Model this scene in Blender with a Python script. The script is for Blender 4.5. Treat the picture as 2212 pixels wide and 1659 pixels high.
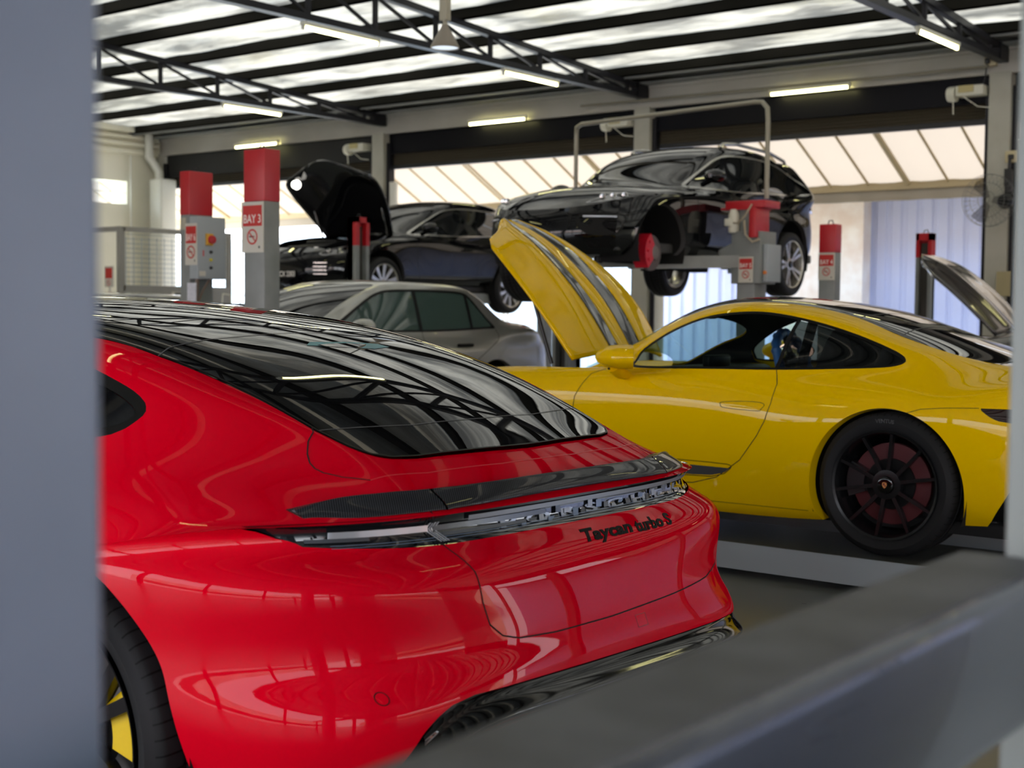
import bpy, bmesh, math, random
import numpy as np
from mathutils import Vector, Matrix, Euler
scene = bpy.context.scene
for o in list(bpy.data.objects): bpy.data.objects.remove(o)
COL = scene.collection
R = math.radians

# ---------------------------------------------------------------- camera
CAM_H = 1.365
def cam_axes(yaw, pitch, roll):
    f = Vector((-math.sin(yaw)*math.cos(pitch), math.cos(yaw)*math.cos(pitch), -math.sin(pitch)))
    r = Vector((math.cos(yaw), math.sin(yaw), 0)); u = r.cross(f)
    return r*math.cos(roll)+u*math.sin(roll), u*math.cos(roll)-r*math.sin(roll), f
cr, cu_, cf = cam_axes(R(38.16), R(3.13), R(.538))
cam = bpy.data.cameras.new('camera'); cam_o = bpy.data.objects.new('camera', cam); COL.objects.link(cam_o)
cam_o.matrix_world = Matrix(((cr.x, cu_.x, -cf.x, 0), (cr.y, cu_.y, -cf.y, 0), (cr.z, cu_.z, -cf.z, CAM_H), (0, 0, 0, 1)))
cam.sensor_width = 36; cam.lens = 36*2960/2212; cam.clip_start = .05; cam.clip_end = 300
cam.dof.use_dof = True; cam.dof.focus_distance = 4.4; cam.dof.aperture_fstop = 4.2
scene.camera = cam_o
# ---------------------------------------------------------------- daylight, exposure
w = bpy.data.worlds.new('sky'); scene.world = w; w.use_nodes = True; nt = w.node_tree; bg = nt.nodes['Background']
tc = nt.nodes.new('ShaderNodeTexCoord'); sx = nt.nodes.new('ShaderNodeSeparateXYZ'); rp = nt.nodes.new('ShaderNodeValToRGB')
nt.links.new(tc.outputs['Generated'], sx.inputs[0]); nt.links.new(sx.outputs['Z'], rp.inputs['Fac']); nt.links.new(rp.outputs['Color'], bg.inputs['Color'])
rp.color_ramp.elements[0].position = 0; rp.color_ramp.elements[0].color = (.95, .97, 1, 1)
rp.color_ramp.elements[1].position = .8; rp.color_ramp.elements[1].color = (.55, .72, 1, 1)
bg.inputs['Strength'].default_value = 3.6
sun = bpy.data.lights.new('sun', 'SUN'); sun.energy = 13.; sun.angle = R(1.5); sun.color = (1, .93, .82)
so = bpy.data.objects.new('sun', sun); COL.objects.link(so); so.rotation_euler = (R(-28), R(-34), 0)   # high sun beyond the back wall
def area(name, loc, rot, sx_, sy_, power, col=(1, 1, 1), portal=False):
    l = bpy.data.lights.new(name, 'AREA'); l.shape = 'RECTANGLE'; l.size = sx_; l.size_y = sy_; l.energy = power; l.color = col
    if portal: l.cycles.is_portal = True
    o = bpy.data.objects.new(name, l); COL.objects.link(o); o.location = loc; o.rotation_euler = rot; return o
area('front_opening_portal', (-3, -7.3, 2.0), (R(90), 0, 0), 40, 4.0, 1, portal=True)      # faces +Y (into the hall)
area('side_opening_portal', (18.2, 5, 2.0), (R(90), 0, R(90)), 22, 4.0, 1, portal=True)
scene.view_settings.view_transform = 'Standard'; scene.view_settings.look = 'None'; scene.view_settings.gamma = 1
scene.view_settings.exposure = 1.0
c = scene.cycles; c.use_denoising = True; c.max_bounces = 8; c.diffuse_bounces = 4; c.glossy_bounces = 4; c.transparent_max_bounces = 10
c.caustics_reflective = False; c.caustics_refractive = False; c.sample_clamp_indirect = 8; c.blur_glossy = .5
# ---------------------------------------------------------------- surface tools (numpy)
def spl_ctrl(P, lam, per=False):
    """control points of a uniform cubic B-spline that passes (lam=1) through P"""
    P = np.asarray(P, float); K = len(P)
    if K < 3: return P.copy()
    A = np.zeros((K, K))
    for i in range(K):
        if per:
            A[i, i] = 4/6; A[i, (i-1) % K] += 1/6; A[i, (i+1) % K] += 1/6
        elif i in (0, K-1): A[i, i] = 1
        else: A[i, i] = 4/6; A[i, i-1] = 1/6; A[i, i+1] = 1/6
    Ci = np.linalg.solve(A, P.reshape(K, -1)).reshape(P.shape)
    return lam*Ci + (1-lam)*P

def spl_eval(C, n, per=False):
    K = len(C)
    if K == 2:
        t = np.linspace(0, 1, n+1).reshape((-1,)+(1,)*(C.ndim-1))
        return C[0]*(1-t)+C[1]*t
    if per: Q = np.concatenate([C[-1:], C, C[:2]]); S = K
    else: Q = np.concatenate([2*C[:1]-C[1:2], C, 2*C[-1:]-C[-2:-1]]); S = K-1
    out = []
    for s in range(S):
        a, b, c, d = Q[s], Q[s+1], Q[s+2], Q[s+3]
        for k in range(n):
            t = k/n
            out.append(((1-t)**3*a+(3*t**3-6*t*t+4)*b+(-3*t**3+3*t*t+3*t+1)*c+t**3*d)/6)
    if not per: out.append((Q[-3]+4*Q[-2]+Q[-1])/6)
    return np.array(out)

def spl(P, n, creases=(), lam=1.0, per=False):
    P = np.asarray(P, float)
    if per: return spl_eval(spl_ctrl(P, lam, True), n, True)
    cuts = [0]+[c for c in creases]+[len(P)-1]; out = []
    for a, b in zip(cuts[:-1], cuts[1:]):
        e = spl_eval(spl_ctrl(P[a:b+1], lam), n)
        out.append(e if not out else e[1:])
    return np.concatenate(out)

def surf(net, nu, nv, cu=(), cv=(), lam=1.0, peru=False):
    g = spl(np.asarray(net, float), nu, cu, lam, peru)
    return np.swapaxes(spl(np.swapaxes(g, 0, 1), nv, cv, lam), 0, 1)

class Piece:
    """vertices with normals, and faces; can be cut by a scalar field"""
    def __init__(s, V, N, F): s.V, s.N, s.F = np.asarray(V, float), np.asarray(N, float), F
    def cut(s, phi):
        """(part where phi<0, part where phi>=0)"""
        phi = np.where(np.abs(phi) < 1e-9, 1e-9, phi)
        VV, NN = list(s.V), list(s.N); cache = {}
        def mid(a, b):
            k = (a, b) if a < b else (b, a)
            if k not in cache:
                a, b = k; t = phi[a]/(phi[a]-phi[b]); n = s.N[a]*(1-t)+s.N[b]*t
                cache[k] = len(VV); VV.append(s.V[a]*(1-t)+s.V[b]*t); NN.append(n/max(1e-9, np.linalg.norm(n)))
            return cache[k]
        neg, pos = [], []; sg = phi < 0
        for f in s.F:
            ss = [sg[i] for i in f]
            if all(ss): neg.append(f); continue
            if not any(ss): pos.append(f); continue
            fn, fp = [], []
            for i, a in enumerate(f):
                b = f[(i+1) % len(f)]
                (fn if sg[a] else fp).append(a)
                if sg[a] != sg[b]: m = mid(a, b); fn.append(m); fp.append(m)
            if len(fn) > 2: neg.append(tuple(fn))
            if len(fp) > 2: pos.append(tuple(fp))
        VV, NN = np.array(VV), np.array(NN)
        return Piece(VV, NN, neg).compact(), Piece(VV, NN, pos).compact()
    def compact(s):
        if not s.F: return Piece(np.zeros((0, 3)), np.zeros((0, 3)), [])
        u = sorted({i for f in s.F for i in f}); m = {a: k for k, a in enumerate(u)}
        return Piece(s.V[u], s.N[u], [tuple(m[i] for i in f) for f in s.F])
    def shift(s, d): return Piece(s.V+s.N*d, s.N, s.F)
    def __add__(s, o):
        if not len(s.V): return o
        if not len(o.V): return s
        k = len(s.V); return Piece(np.r_[s.V, o.V], np.r_[s.N, o.N], s.F+[tuple(i+k for i in f) for f in o.F])
    def rim(s, sel, off):
        """a strip along the open boundary edges whose both ends satisfy sel(V); off(V)->offset"""
        cnt = {}
        for f in s.F:
            for i, a in enumerate(f):
                b = f[(i+1) % len(f)]; k = (a, b) if a < b else (b, a)
                cnt[k] = None if k in cnt else (a, b)
        ok = sel(s.V); ed = [e for e in cnt.values() if e and ok[e[0]] and ok[e[1]]]
        if not ed: return Piece(np.zeros((0, 3)), np.zeros((0, 3)), [])
        u = sorted({i for e in ed for i in e}); m = {a: k for k, a in enumerate(u)}; n = len(u)
        A = s.V[u]; B = A+off(A)
        F = [(m[b], m[a], m[a]+n, m[b]+n) for a, b in ed]
        return Piece(np.r_[A, B], np.zeros((2*n, 3)), F)

def piece(G, per=False, flip=False):
    nu, nv = G.shape[:2]; V = G.reshape(-1, 3); F = []
    for i in range(nu if per else nu-1):
        for j in range(nv-1):
            a, b, c, d = i*nv+j, ((i+1) % nu)*nv+j, ((i+1) % nu)*nv+j+1, i*nv+j+1
            F.append((a, d, c, b) if flip else (a, b, c, d))
    N = np.zeros_like(V); Fa = np.array(F)
    n = np.cross(V[Fa[:, 2]]-V[Fa[:, 0]], V[Fa[:, 3]]-V[Fa[:, 1]])
    for k in range(4): np.add.at(N, Fa[:, k], n)
    N /= np.maximum(np.linalg.norm(N, axis=1), 1e-12)[:, None]
    return Piece(V, N, F)
def fit_top(P, px=6, py=3, x0=None):
    """replace the heights of a roof or window by one smooth even polynomial in x, y"""
    x, y, z = P.V.T; xc = x.mean(); xs = (x-xc)/(np.ptp(x)/2); ys = y/.65
    T = lambda a, b: np.stack([a**i*b**(2*j) for i in range(px+1) for j in range(py+1)], -1)
    c = np.linalg.lstsq(T(xs, ys), z, rcond=None)[0]; Z = T(xs, ys)@c; e = 1e-4
    zx = (T(xs+e, ys)@c-Z)/e/(np.ptp(x)/2); zy = (T(xs, ys+e)@c-Z)/e/.65
    N = np.c_[-zx, -zy, np.ones(len(x))]; N /= np.linalg.norm(N, axis=1)[:, None]
    return Piece(np.c_[x, y, Z], N, P.F)
def fit_side(P, px=4, pz=3):
    """replace the sideways bulge of a side window by one smooth polynomial in x, z"""
    x, y, z = P.V.T; xc, zc = x.mean(), z.mean(); a, b = np.ptp(x)/2, np.ptp(z)/2; sg = np.sign(y.mean())
    T = lambda u, v: np.stack([u**i*v**j for i in range(px+1) for j in range(pz+1) if i+j <= max(px, pz)], -1)
    u, v = (x-xc)/a, (z-zc)/b; c = np.linalg.lstsq(T(u, v), y, rcond=None)[0]; Y = T(u, v)@c; e = 1e-4
    yx = (T(u+e, v)@c-Y)/e/a; yz = (T(u, v+e)@c-Y)/e/b
    N = np.c_[-yx, np.ones(len(x)), -yz]*sg; N /= np.linalg.norm(N, axis=1)[:, None]
    return Piece(np.c_[x, Y, z], N, P.F)
def outward(P, c=(0, 0, 0)):
    """turn the faces of a shell away from a point"""
    if ((P.V-(P.V.mean(0) if c is None else np.asarray(c)))*P.N).sum(1).mean() < 0: P.N = -P.N; P.F = [f[::-1] for f in P.F]
    return P

def poly_sdf(P, poly):
    """signed distance (negative inside) of 2-D points to a closed polygon"""
    P = np.asarray(P, float); Q = np.asarray(poly, float); d = np.full(len(P), 1e9); ins = np.zeros(len(P), bool)
    for a, b in zip(Q, np.roll(Q, -1, 0)):
        e = b-a; w = P-a; t = np.clip((w@e)/max(e@e, 1e-12), 0, 1); r = w-t[:, None]*e
        d = np.minimum(d, np.hypot(r[:, 0], r[:, 1]))
        c = (a[1] > P[:, 1]) != (b[1] > P[:, 1])
        with np.errstate(divide='ignore', invalid='ignore'):
            xx = (b[0]-a[0])*(P[:, 1]-a[1])/(b[1]-a[1])+a[0]
        ins ^= c & (P[:, 0] < xx)
    return np.where(ins, -d, d)
def line_d(P, line):
    """unsigned distance of 2-D points to an open polyline"""
    Q = np.asarray(line, float); P = np.asarray(P, float); d = np.full(len(P), 1e9)
    for a, b in zip(Q[:-1], Q[1:]):
        e = b-a; w = P-a; t = np.clip((w@e)/max(e@e, 1e-12), 0, 1); r = w-t[:, None]*e
        d = np.minimum(d, np.hypot(r[:, 0], r[:, 1]))
    return d
def smooth2(pts, n=8, per=True): return spl(np.asarray(pts, float), n, (), 1.0, per)
def keyed(keys, x):
    """C2 cubic interpolation of keyed rows ((x, a, b, ...), ...) at x"""
    K = np.asarray(sorted(keys), float); X = K[:, 0]; Y = K[:, 1:]; x = np.asarray(x, float); n = len(X)
    if n == 1: return np.repeat(Y, x.size, 0).reshape(x.shape+(-1,))
    h = np.diff(X); M = np.zeros_like(Y)
    if n > 2:
        A = np.zeros((n, n)); B = np.zeros_like(Y); A[0, 0] = A[-1, -1] = 1
        for i in range(1, n-1):
            A[i, i-1] = h[i-1]; A[i, i] = 2*(h[i-1]+h[i]); A[i, i+1] = h[i]
            B[i] = 6*((Y[i+1]-Y[i])/h[i]-(Y[i]-Y[i-1])/h[i-1])
        M = np.linalg.solve(A, B)
    j = np.clip(np.searchsorted(X, x)-1, 0, n-2); H_ = h[j][..., None]
    xc = np.clip(x, X[0], X[-1]); a = (X[j+1]-xc)[..., None]; b = (xc-X[j])[..., None]
    return M[j]*a**3/(6*H_)+M[j+1]*b**3/(6*H_)+(Y[j]/H_-M[j]*H_/6)*a+(Y[j+1]/H_-M[j+1]*H_/6)*b

# ---------------------------------------------------------------- car shells
# car axes: x forward from the rear axle, y to the car's left, z up from the road.
class Row:
    """a ring round the body: half width keyed over x, height keyed over x, rounded rear and front ends"""
    def __init__(s, w, z, xr, xf, Lr=.9, pr=4., Lf=.9, pf=3.5):
        s.w, s.z, s.xr, s.xf, s.Lr, s.pr, s.Lf, s.pf = w, z, xr, xf, Lr, pr, Lf, pf
    def at(s, e, t):
        """e: 0 rear end part, 1 side, 2 front end part; t in 0..1"""
        t = np.asarray(t, float)
        if e == 0: x = s.xr+s.Lr*t; g = (1-(1-t)**s.pr)**(1/s.pr)
        elif e == 1: x = (s.xr+s.Lr)*(1-t)+(s.xf-s.Lf)*t; g = np.ones_like(t)
        else: x = s.xf-s.Lf*(1-t); g = (1-t**s.pf)**(1/s.pf)
        y = keyed(s.w, x)[..., 0]*g
        return np.stack([x, y, keyed(s.z, x)[..., 0]], -1)
def end_ts(row, e, n):
    t = np.linspace(0, 1, 1500)**(3 if e == 0 else 1); t = t if e == 0 else 1-np.linspace(0, 1, 1500)[::-1]**3
    P = row.at(e, t); L = np.r_[0, np.cumsum(np.linalg.norm(np.diff(P[:, :2], axis=0), axis=1))]
    return np.interp(np.linspace(0, L[-1], n+1), L, t)
def relax(G, n, per=False, keep=()):
    """even out a grid of surface points; border rows and kept columns stay"""
    for _ in range(n):
        H = G.copy()
        if per: H = (np.roll(G, 1, 0)+2*G+np.roll(G, -1, 0))/4
        else: H[1:-1] = (G[:-2]+2*G[1:-1]+G[2:])/4
        K = H.copy(); K[:, 1:-1] = (H[:, :-2]+2*H[:, 1:-1]+H[:, 2:])/4
        for k in keep: K[:, k] = H[:, k]
        if not per: K[0] = G[0]; K[-1] = G[-1]
        K[:, 0] = G[:, 0]; K[:, -1] = G[:, -1]; G = K
    return G
def taubin(G, nu, nv, mu_u=-.515, mu_v=-.53, keep=()):
    """low-pass a grid without shrinking it; borders stay"""
    for ax, n, mu in ((0, nu, mu_u), (1, nv, mu_v)):
        for _ in range(n):
            for k in (.5, mu):
                H = G.copy()
                if ax == 0: H[1:-1] += k*((G[:-2]+G[2:])/2-G[1:-1])
                else: H[:, 1:-1] += k*((G[:, :-2]+G[:, 2:])/2-G[:, 1:-1])
                G = H
    return G
def lower_shell(rows, ref, nr, ns, nf, nv, cv=(), sm=12):
    tr, tf = end_ts(rows[ref], 0, nr), end_ts(rows[ref], 2, nf); ts = np.linspace(0, 1, ns+1)
    net = []
    for r in rows:
        h = np.concatenate([r.at(0, tr), r.at(1, ts)[1:], r.at(2, tf)[1:]])
        h[0, 1] = h[-1, 1] = 0
        m = h[-2:0:-1]*np.array([1, -1, 1]); net.append(np.concatenate([h, m]))
    net = np.array(net)                                  # rows x columns
    G = spl(net, nv, cv, 1.0)
    return outward(piece(relax(np.swapaxes(G, 0, 1), sm, True, [c*nv for c in cv]), per=True), (1.2, 0, .5))
def upper_shell(S, inner, gr, gf, xr_mid, xf_mid, n, nv, cv=(), sm=20):
    """S: the top ring; inner: keyed rows (x,y,z) from the side to the centre; gr/gf: where each meets the rear/front of S"""
    tt = np.linspace(0, 1, 4000)
    E, Fr = S.at(0, tt**3), S.at(2, 1-(1-tt)**3)
    def endp(P, g, w): k = np.argmin(np.abs(P[:, 1]/w-g)) if g > 0 else (0 if P is E else -1); return P[k]
    wr, wf = E[:, 1].max(), Fr[:, 1].max()
    s = np.linspace(0, 1, n+1); x0, x1 = S.xr, S.xf; ss = x0+(x1-x0)*s; rows = []
    def remap(a, b): return np.where(ss < xr_mid, xr_mid+(ss-xr_mid)*(a-xr_mid)/(x0-xr_mid), np.where(ss > xf_mid, xf_mid+(ss-xf_mid)*(b-xf_mid)/(x1-xf_mid), ss))
    e, f = endp(E, gr[0], wr), endp(Fr, gf[0], wf)
    xs = remap(e[0], f[0])
    def Sx(x):
        o = []
        for v in x:
            if v < S.xr+S.Lr: o.append(S.at(0, np.array((v-S.xr)/S.Lr)))
            elif v > S.xf-S.Lf: o.append(S.at(2, np.array(1-(S.xf-v)/S.Lf)))
            else: o.append(S.at(1, np.array((v-S.xr-S.Lr)/(S.xf-S.Lf-S.xr-S.Lr))))
        return np.array(o)
    rows.append(Sx(xs))
    for k, r in enumerate(inner):
        e, f = endp(E, gr[k+1], wr), endp(Fr, gf[k+1], wf)
        if gr[k+1] == 0: e = e*[1, 0, 1]; f = f*[1, 0, 1]
        keys = [tuple(e)]+[q for q in r if e[0]+.02 < q[0] < f[0]-.02]+[tuple(f)]
        xs = remap(e[0], f[0]); yz = keyed(keys, xs)
        if gr[k+1] == 0: yz[:, 0] = 0
        rows.append(np.c_[xs, yz])
    rows = np.array(rows); full = np.concatenate([rows, rows[-2::-1]*np.array([1, -1, 1])])
    K = len(full); G = spl(full, nv, tuple(cv)+tuple(K-1-c for c in cv[::-1]), 1.0)
    return outward(piece(taubin(relax(np.swapaxes(G, 0, 1), sm+15), 260, 100, -.510, -.522)), (1.2, 0, .3))

def body_shell(rows, inner, gr, gf, xr_mid, xf_mid, n, nv, nr, nf, sm=30):
    """sides and top as one smooth skin, plus the rear and front faces between its corners"""
    S = rows[-1]; tt = np.linspace(0, 1, 4000)
    E, Fr = S.at(0, tt**3), S.at(2, 1-(1-tt)**3)
    gE = (1-(1-tt**3)**S.pr)**(1/S.pr); gF = (1-(1-(1-tt)**3)**S.pf)**(1/S.pf)
    ke, kf = np.argmin(abs(gE-gr[0])), np.argmin(abs(gF-gf[0]))
    x0, x1 = S.xr, S.xf; ss = np.linspace(x0, x1, n+1)
    def remap(a, b): return np.where(ss < xr_mid, xr_mid+(ss-xr_mid)*(a-xr_mid)/(x0-xr_mid), np.where(ss > xf_mid, xf_mid+(ss-xf_mid)*(b-xf_mid)/(x1-xf_mid), ss))
    xs = remap(E[ke, 0], Fr[kf, 0]); cols = []
    for v in xs:
        if v < S.xr+S.Lr: et = (0, (v-S.xr)/S.Lr)
        elif v > S.xf-S.Lf: et = (2, 1-(S.xf-v)/S.Lf)
        else: et = (1, (v-S.xr-S.Lr)/(S.xf-S.Lf-S.xr-S.Lr))
        cols.append([r.at(et[0], np.array(et[1])) for r in rows])
    R_ = [np.array([c[k] for c in cols]) for k in range(len(rows))]
    for k, r in enumerate(inner):
        e = E[np.argmin(abs(gE-gr[k+1]))].copy(); f = Fr[np.argmin(abs(gF-gf[k+1]))].copy()
        if gr[k+1] == 0: e[1] = f[1] = 0
        keys = [tuple(e)]+[q for q in r if e[0]+.02 < q[0] < f[0]-.02]+[tuple(f)]
        x = remap(e[0], f[0]); yz = keyed(keys, x)
        if gr[k+1] == 0: yz[:, 0] = 0
        R_.append(np.c_[x, yz])
    R_ = np.array(R_); full = np.concatenate([R_, R_[-2::-1]*np.array([1, -1, 1])])
    M = outward(piece(taubin(relax(np.swapaxes(spl(full, nv), 0, 1), sm), 120, 60, -.513, -.53)), (1.2, 0, .5))
    out = [M]
    for e, kk, m in ((0, tt[ke]**3, nr), (2, 1-(1-tt[kf])**3, nf)):
        t = end_ts(rows[len(rows)//2], e, 60); lim = [v for v in t if (v < kk-1e-4 if e == 0 else v > kk+1e-4)]
        ts = np.array(lim+[kk] if e == 0 else [kk]+lim); net = []
        for r in rows:
            h = r.at(e, ts)
            if e == 0: h[0, 1] = 0; h = np.concatenate([h[::-1], h[1:]*np.array([1, -1, 1])])
            else: h[-1, 1] = 0; h = np.concatenate([h*np.array([1, -1, 1]), h[-2::-1]])
            net.append(h)
        out.append(outward(piece(relax(np.swapaxes(spl(np.array(net), nv), 0, 1), sm)), (1.2, 0, .5)))
    return out
# ---------------------------------------------------------------- materials
def mat(name, color=(.5, .5, .5), rough=.5, metal=0., coat=0., spec=.5, emit=None, es=1., **k):
    m = bpy.data.materials.new(name); m.use_nodes = True; b = m.node_tree.nodes['Principled BSDF']
    b.inputs['Base Color'].default_value = (*color, 1); b.inputs['Roughness'].default_value = rough
    b.inputs['Metallic'].default_value = metal; b.inputs['Coat Weight'].default_value = coat
    b.inputs['Coat Roughness'].default_value = .02; b.inputs['Specular IOR Level'].default_value = spec
    if emit: b.inputs['Emission Color'].default_value = (*emit, 1); b.inputs['Emission Strength'].default_value = es
    for a, v in k.items(): b.inputs[a.replace('_', ' ')].default_value = v
    return m
def noise_mat(name, c1, c2, scale, rough=.5, rough2=None, bump=0., detail=4, stretch=(1, 1, 1), metal=0., lo=.35, hi=.65, coat=0., bscale=None, bdist=.01):
    m = mat(name, c1, rough, metal, coat); nt = m.node_tree; b = nt.nodes['Principled BSDF']; L = nt.links.new
    tc = nt.nodes.new('ShaderNodeTexCoord'); mp = nt.nodes.new('ShaderNodeMapping'); mp.inputs['Scale'].default_value = stretch
    n = nt.nodes.new('ShaderNodeTexNoise'); n.inputs['Scale'].default_value = scale; n.inputs['Detail'].default_value = detail
    L(tc.outputs['Object'], mp.inputs['Vector']); L(mp.outputs['Vector'], n.inputs['Vector'])
    r = nt.nodes.new('ShaderNodeValToRGB'); r.color_ramp.elements[0].position = lo; r.color_ramp.elements[1].position = hi
    r.color_ramp.elements[0].color = (*c1, 1); r.color_ramp.elements[1].color = (*c2, 1)
    L(n.outputs['Fac'], r.inputs['Fac']); L(r.outputs['Color'], b.inputs['Base Color'])
    if rough2 is not None:
        q = nt.nodes.new('ShaderNodeMapRange'); q.inputs['To Min'].default_value = rough; q.inputs['To Max'].default_value = rough2
        L(n.outputs['Fac'], q.inputs['Value']); L(q.outputs['Result'], b.inputs['Roughness'])
    if bump:
        bp = nt.nodes.new('ShaderNodeBump'); bp.inputs['Strength'].default_value = bump; bp.inputs['Distance'].default_value = bdist
        src = n
        if bscale:
            src = nt.nodes.new('ShaderNodeTexNoise'); src.inputs['Scale'].default_value = bscale; src.inputs['Detail'].default_value = 3
            L(mp.outputs['Vector'], src.inputs['Vector'])
        L(src.outputs['Fac'], bp.inputs['Height']); L(bp.outputs['Normal'], b.inputs['Normal'])
    return m
def see_through(name, tint, amount, rough=.02):
    """window glass: part clear tint, part mirror"""
    m = bpy.data.materials.new(name); m.use_nodes = True; nt = m.node_tree; nt.nodes.clear(); L = nt.links.new
    o = nt.nodes.new('ShaderNodeOutputMaterial'); t = nt.nodes.new('ShaderNodeBsdfTransparent'); t.inputs['Color'].default_value = (*tint, 1)
    d = nt.nodes.new('ShaderNodeBsdfPrincipled'); d.inputs['Base Color'].default_value = (.004, .005, .005, 1); d.inputs['Roughness'].default_value = rough
    a = nt.nodes.new('ShaderNodeMixShader'); a.inputs[0].default_value = 1-amount
    L(t.outputs[0], a.inputs[1]); L(d.outputs[0], a.inputs[2]); L(a.outputs[0], o.inputs['Surface']); return m

# ---------------------------------------------------------------- objects
def tag(o, label=None, cat=None, group=None, kind=None):
    for k, v in (('label', label), ('category', cat), ('group', group), ('kind', kind)):
        if v: o[k] = v
    return o
def empty(name, loc, rz=0., **k):
    o = bpy.data.objects.new(name, None); COL.objects.link(o); o.location = loc; o.rotation_euler = (0, 0, rz); o.empty_display_size = .2
    return tag(o, **k)
def link(name, me, parent=None, m=None, smooth=False, loc=None, rot=None, label=None):
    if m: me.materials.append(m)
    if smooth: me.polygons.foreach_set('use_smooth', [True]*len(me.polygons))
    o = bpy.data.objects.new(name, me); COL.objects.link(o)
    if parent: o.parent = parent
    if loc: o.location = loc
    if rot: o.rotation_euler = rot
    if label: o['label'] = label
    return o
def put(P, name, m, parent=None, label=None, solid=0., custom=True):
    """link a Piece as an object"""
    me = bpy.data.meshes.new(name); me.from_pydata([tuple(v) for v in P.V.tolist()], [], P.F); me.update()
    o = link(name, me, parent, m, True, label=label)
    if custom and len(P.N) and abs(P.N).sum() > 0: me.normals_split_custom_set_from_vertices(P.N.tolist())
    if solid:
        s = o.modifiers.new('solid', 'SOLIDIFY'); s.thickness = solid; s.offset = -1
    return o
class MB:
    """collects shapes into one mesh"""
    def __init__(s): s.v, s.f, s.sm = [], [], []
    def add(s, V, F, sm=False):
        k = len(s.v); s.v += [tuple(map(float, p)) for p in V]; s.f += [tuple(i+k for i in f) for f in F]; s.sm += [sm]*len(F); return s
    def box(s, a, b, bev=0.):
        (x0, y0, z0), (x1, y1, z1) = a, b
        x0, x1 = min(x0, x1), max(x0, x1); y0, y1 = min(y0, y1), max(y0, y1); z0, z1 = min(z0, z1), max(z0, z1)
        if bev <= 0:
            V = [(x0, y0, z0), (x1, y0, z0), (x1, y1, z0), (x0, y1, z0), (x0, y0, z1), (x1, y0, z1), (x1, y1, z1), (x0, y1, z1)]
            return s.add(V, [(0, 3, 2, 1), (4, 5, 6, 7), (0, 1, 5, 4), (1, 2, 6, 5), (2, 3, 7, 6), (3, 0, 4, 7)])
        bm = bmesh.new(); bmesh.ops.create_cube(bm, size=1)
        for v in bm.verts: v.co = Vector(((x0+x1)/2+v.co.x*(x1-x0), (y0+y1)/2+v.co.y*(y1-y0), (z0+z1)/2+v.co.z*(z1-z0)))
        bmesh.ops.bevel(bm, geom=bm.edges[:], offset=bev, segments=3, affect='EDGES', profile=.5)
        bm.verts.index_update(); s.add([v.co for v in bm.verts], [tuple(v.index for v in f.verts) for f in bm.faces], True); bm.free(); return s
    def tube(s, pts, r, n=10, cap=True, close=False):
        P = [Vector(p) for p in pts]; N = len(P); V, F = [], []
        rr = r if isinstance(r, (list, tuple)) else [r]*N; up = None
        for i, p in enumerate(P):
            a = P[(i-1) % N] if (close or i > 0) else p; b = P[(i+1) % N] if (close or i < N-1) else p
            t = (b-a).normalized()
            if up is None: up = Vector((0, 0, 1)) if abs(t.z) < .9 else Vector((1, 0, 0))
            u = (up-t*up.dot(t)).normalized(); w = t.cross(u); up = u
            for k in range(n): q = 2*math.pi*k/n; V.append(p+(u*math.cos(q)+w*math.sin(q))*rr[i])
        for i in range(N if close else N-1):
            for k in range(n): j = (i+1) % N; F.append((i*n+k, i*n+(k+1) % n, j*n+(k+1) % n, j*n+k))
        if cap and not close: F.append(tuple(range(n))[::-1]); F.append(tuple((N-1)*n+k for k in range(n)))
        return s.add(V, F, True)
    def bar(s, a, b, w, h, up=(0, 0, 1)):
        a, b = Vector(a), Vector(b); t = (b-a).normalized(); u = Vector(up); u = (u-t*u.dot(t)).normalized(); w_ = t.cross(u)
        V = [p+w_*x*w/2+u*y*h/2 for p in (a, b) for x, y in ((-1, -1), (1, -1), (1, 1), (-1, 1))]
        return s.add(V, [(0, 1, 2, 3)[::-1], (4, 5, 6, 7), (0, 1, 5, 4), (1, 2, 6, 5), (2, 3, 7, 6), (3, 0, 4, 7)])
    def lathe(s, prof, c=(0, 0, 0), axis='z', n=40, close=False):
        """prof: (radius, height) pairs"""
        V, F = [], []; M = len(prof)
        for k in range(n):
            q = 2*math.pi*k/n
            for r, h in prof:
                p = {'z': (r*math.cos(q), r*math.sin(q), h), 'y': (r*math.cos(q), h, r*math.sin(q)), 'x': (h, r*math.cos(q), r*math.sin(q))}[axis]
                V.append((p[0]+c[0], p[1]+c[1], p[2]+c[2]))
        for k in range(n):
            j = (k+1) % n
            for i in range(M if close else M-1): i2 = (i+1) % M; F.append((k*M+i, j*M+i, j*M+i2, k*M+i2))
        return s.add(V, F, True)
    def disc(s, c, r, axis='y', n=32, h=0):
        return s.lathe([(0.0001, 0), (r, 0)]+([(r, h), (.0001, h)] if h else []), c, axis, n)
    def prism(s, poly, a, b, plane='xz'):
        """polygon in a plane, thick from a to b along the third axis"""
        def P(u, v, w): return {'xz': (u, w, v), 'xy': (u, v, w), 'yz': (w, u, v)}[plane]
        n = len(poly); V = [P(u, v, a) for u, v in poly]+[P(u, v, b) for u, v in poly]
        return s.add(V, [tuple(range(n))[::-1], tuple(range(n, 2*n))]+[(i, (i+1) % n, (i+1) % n+n, i+n) for i in range(n)])
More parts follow.
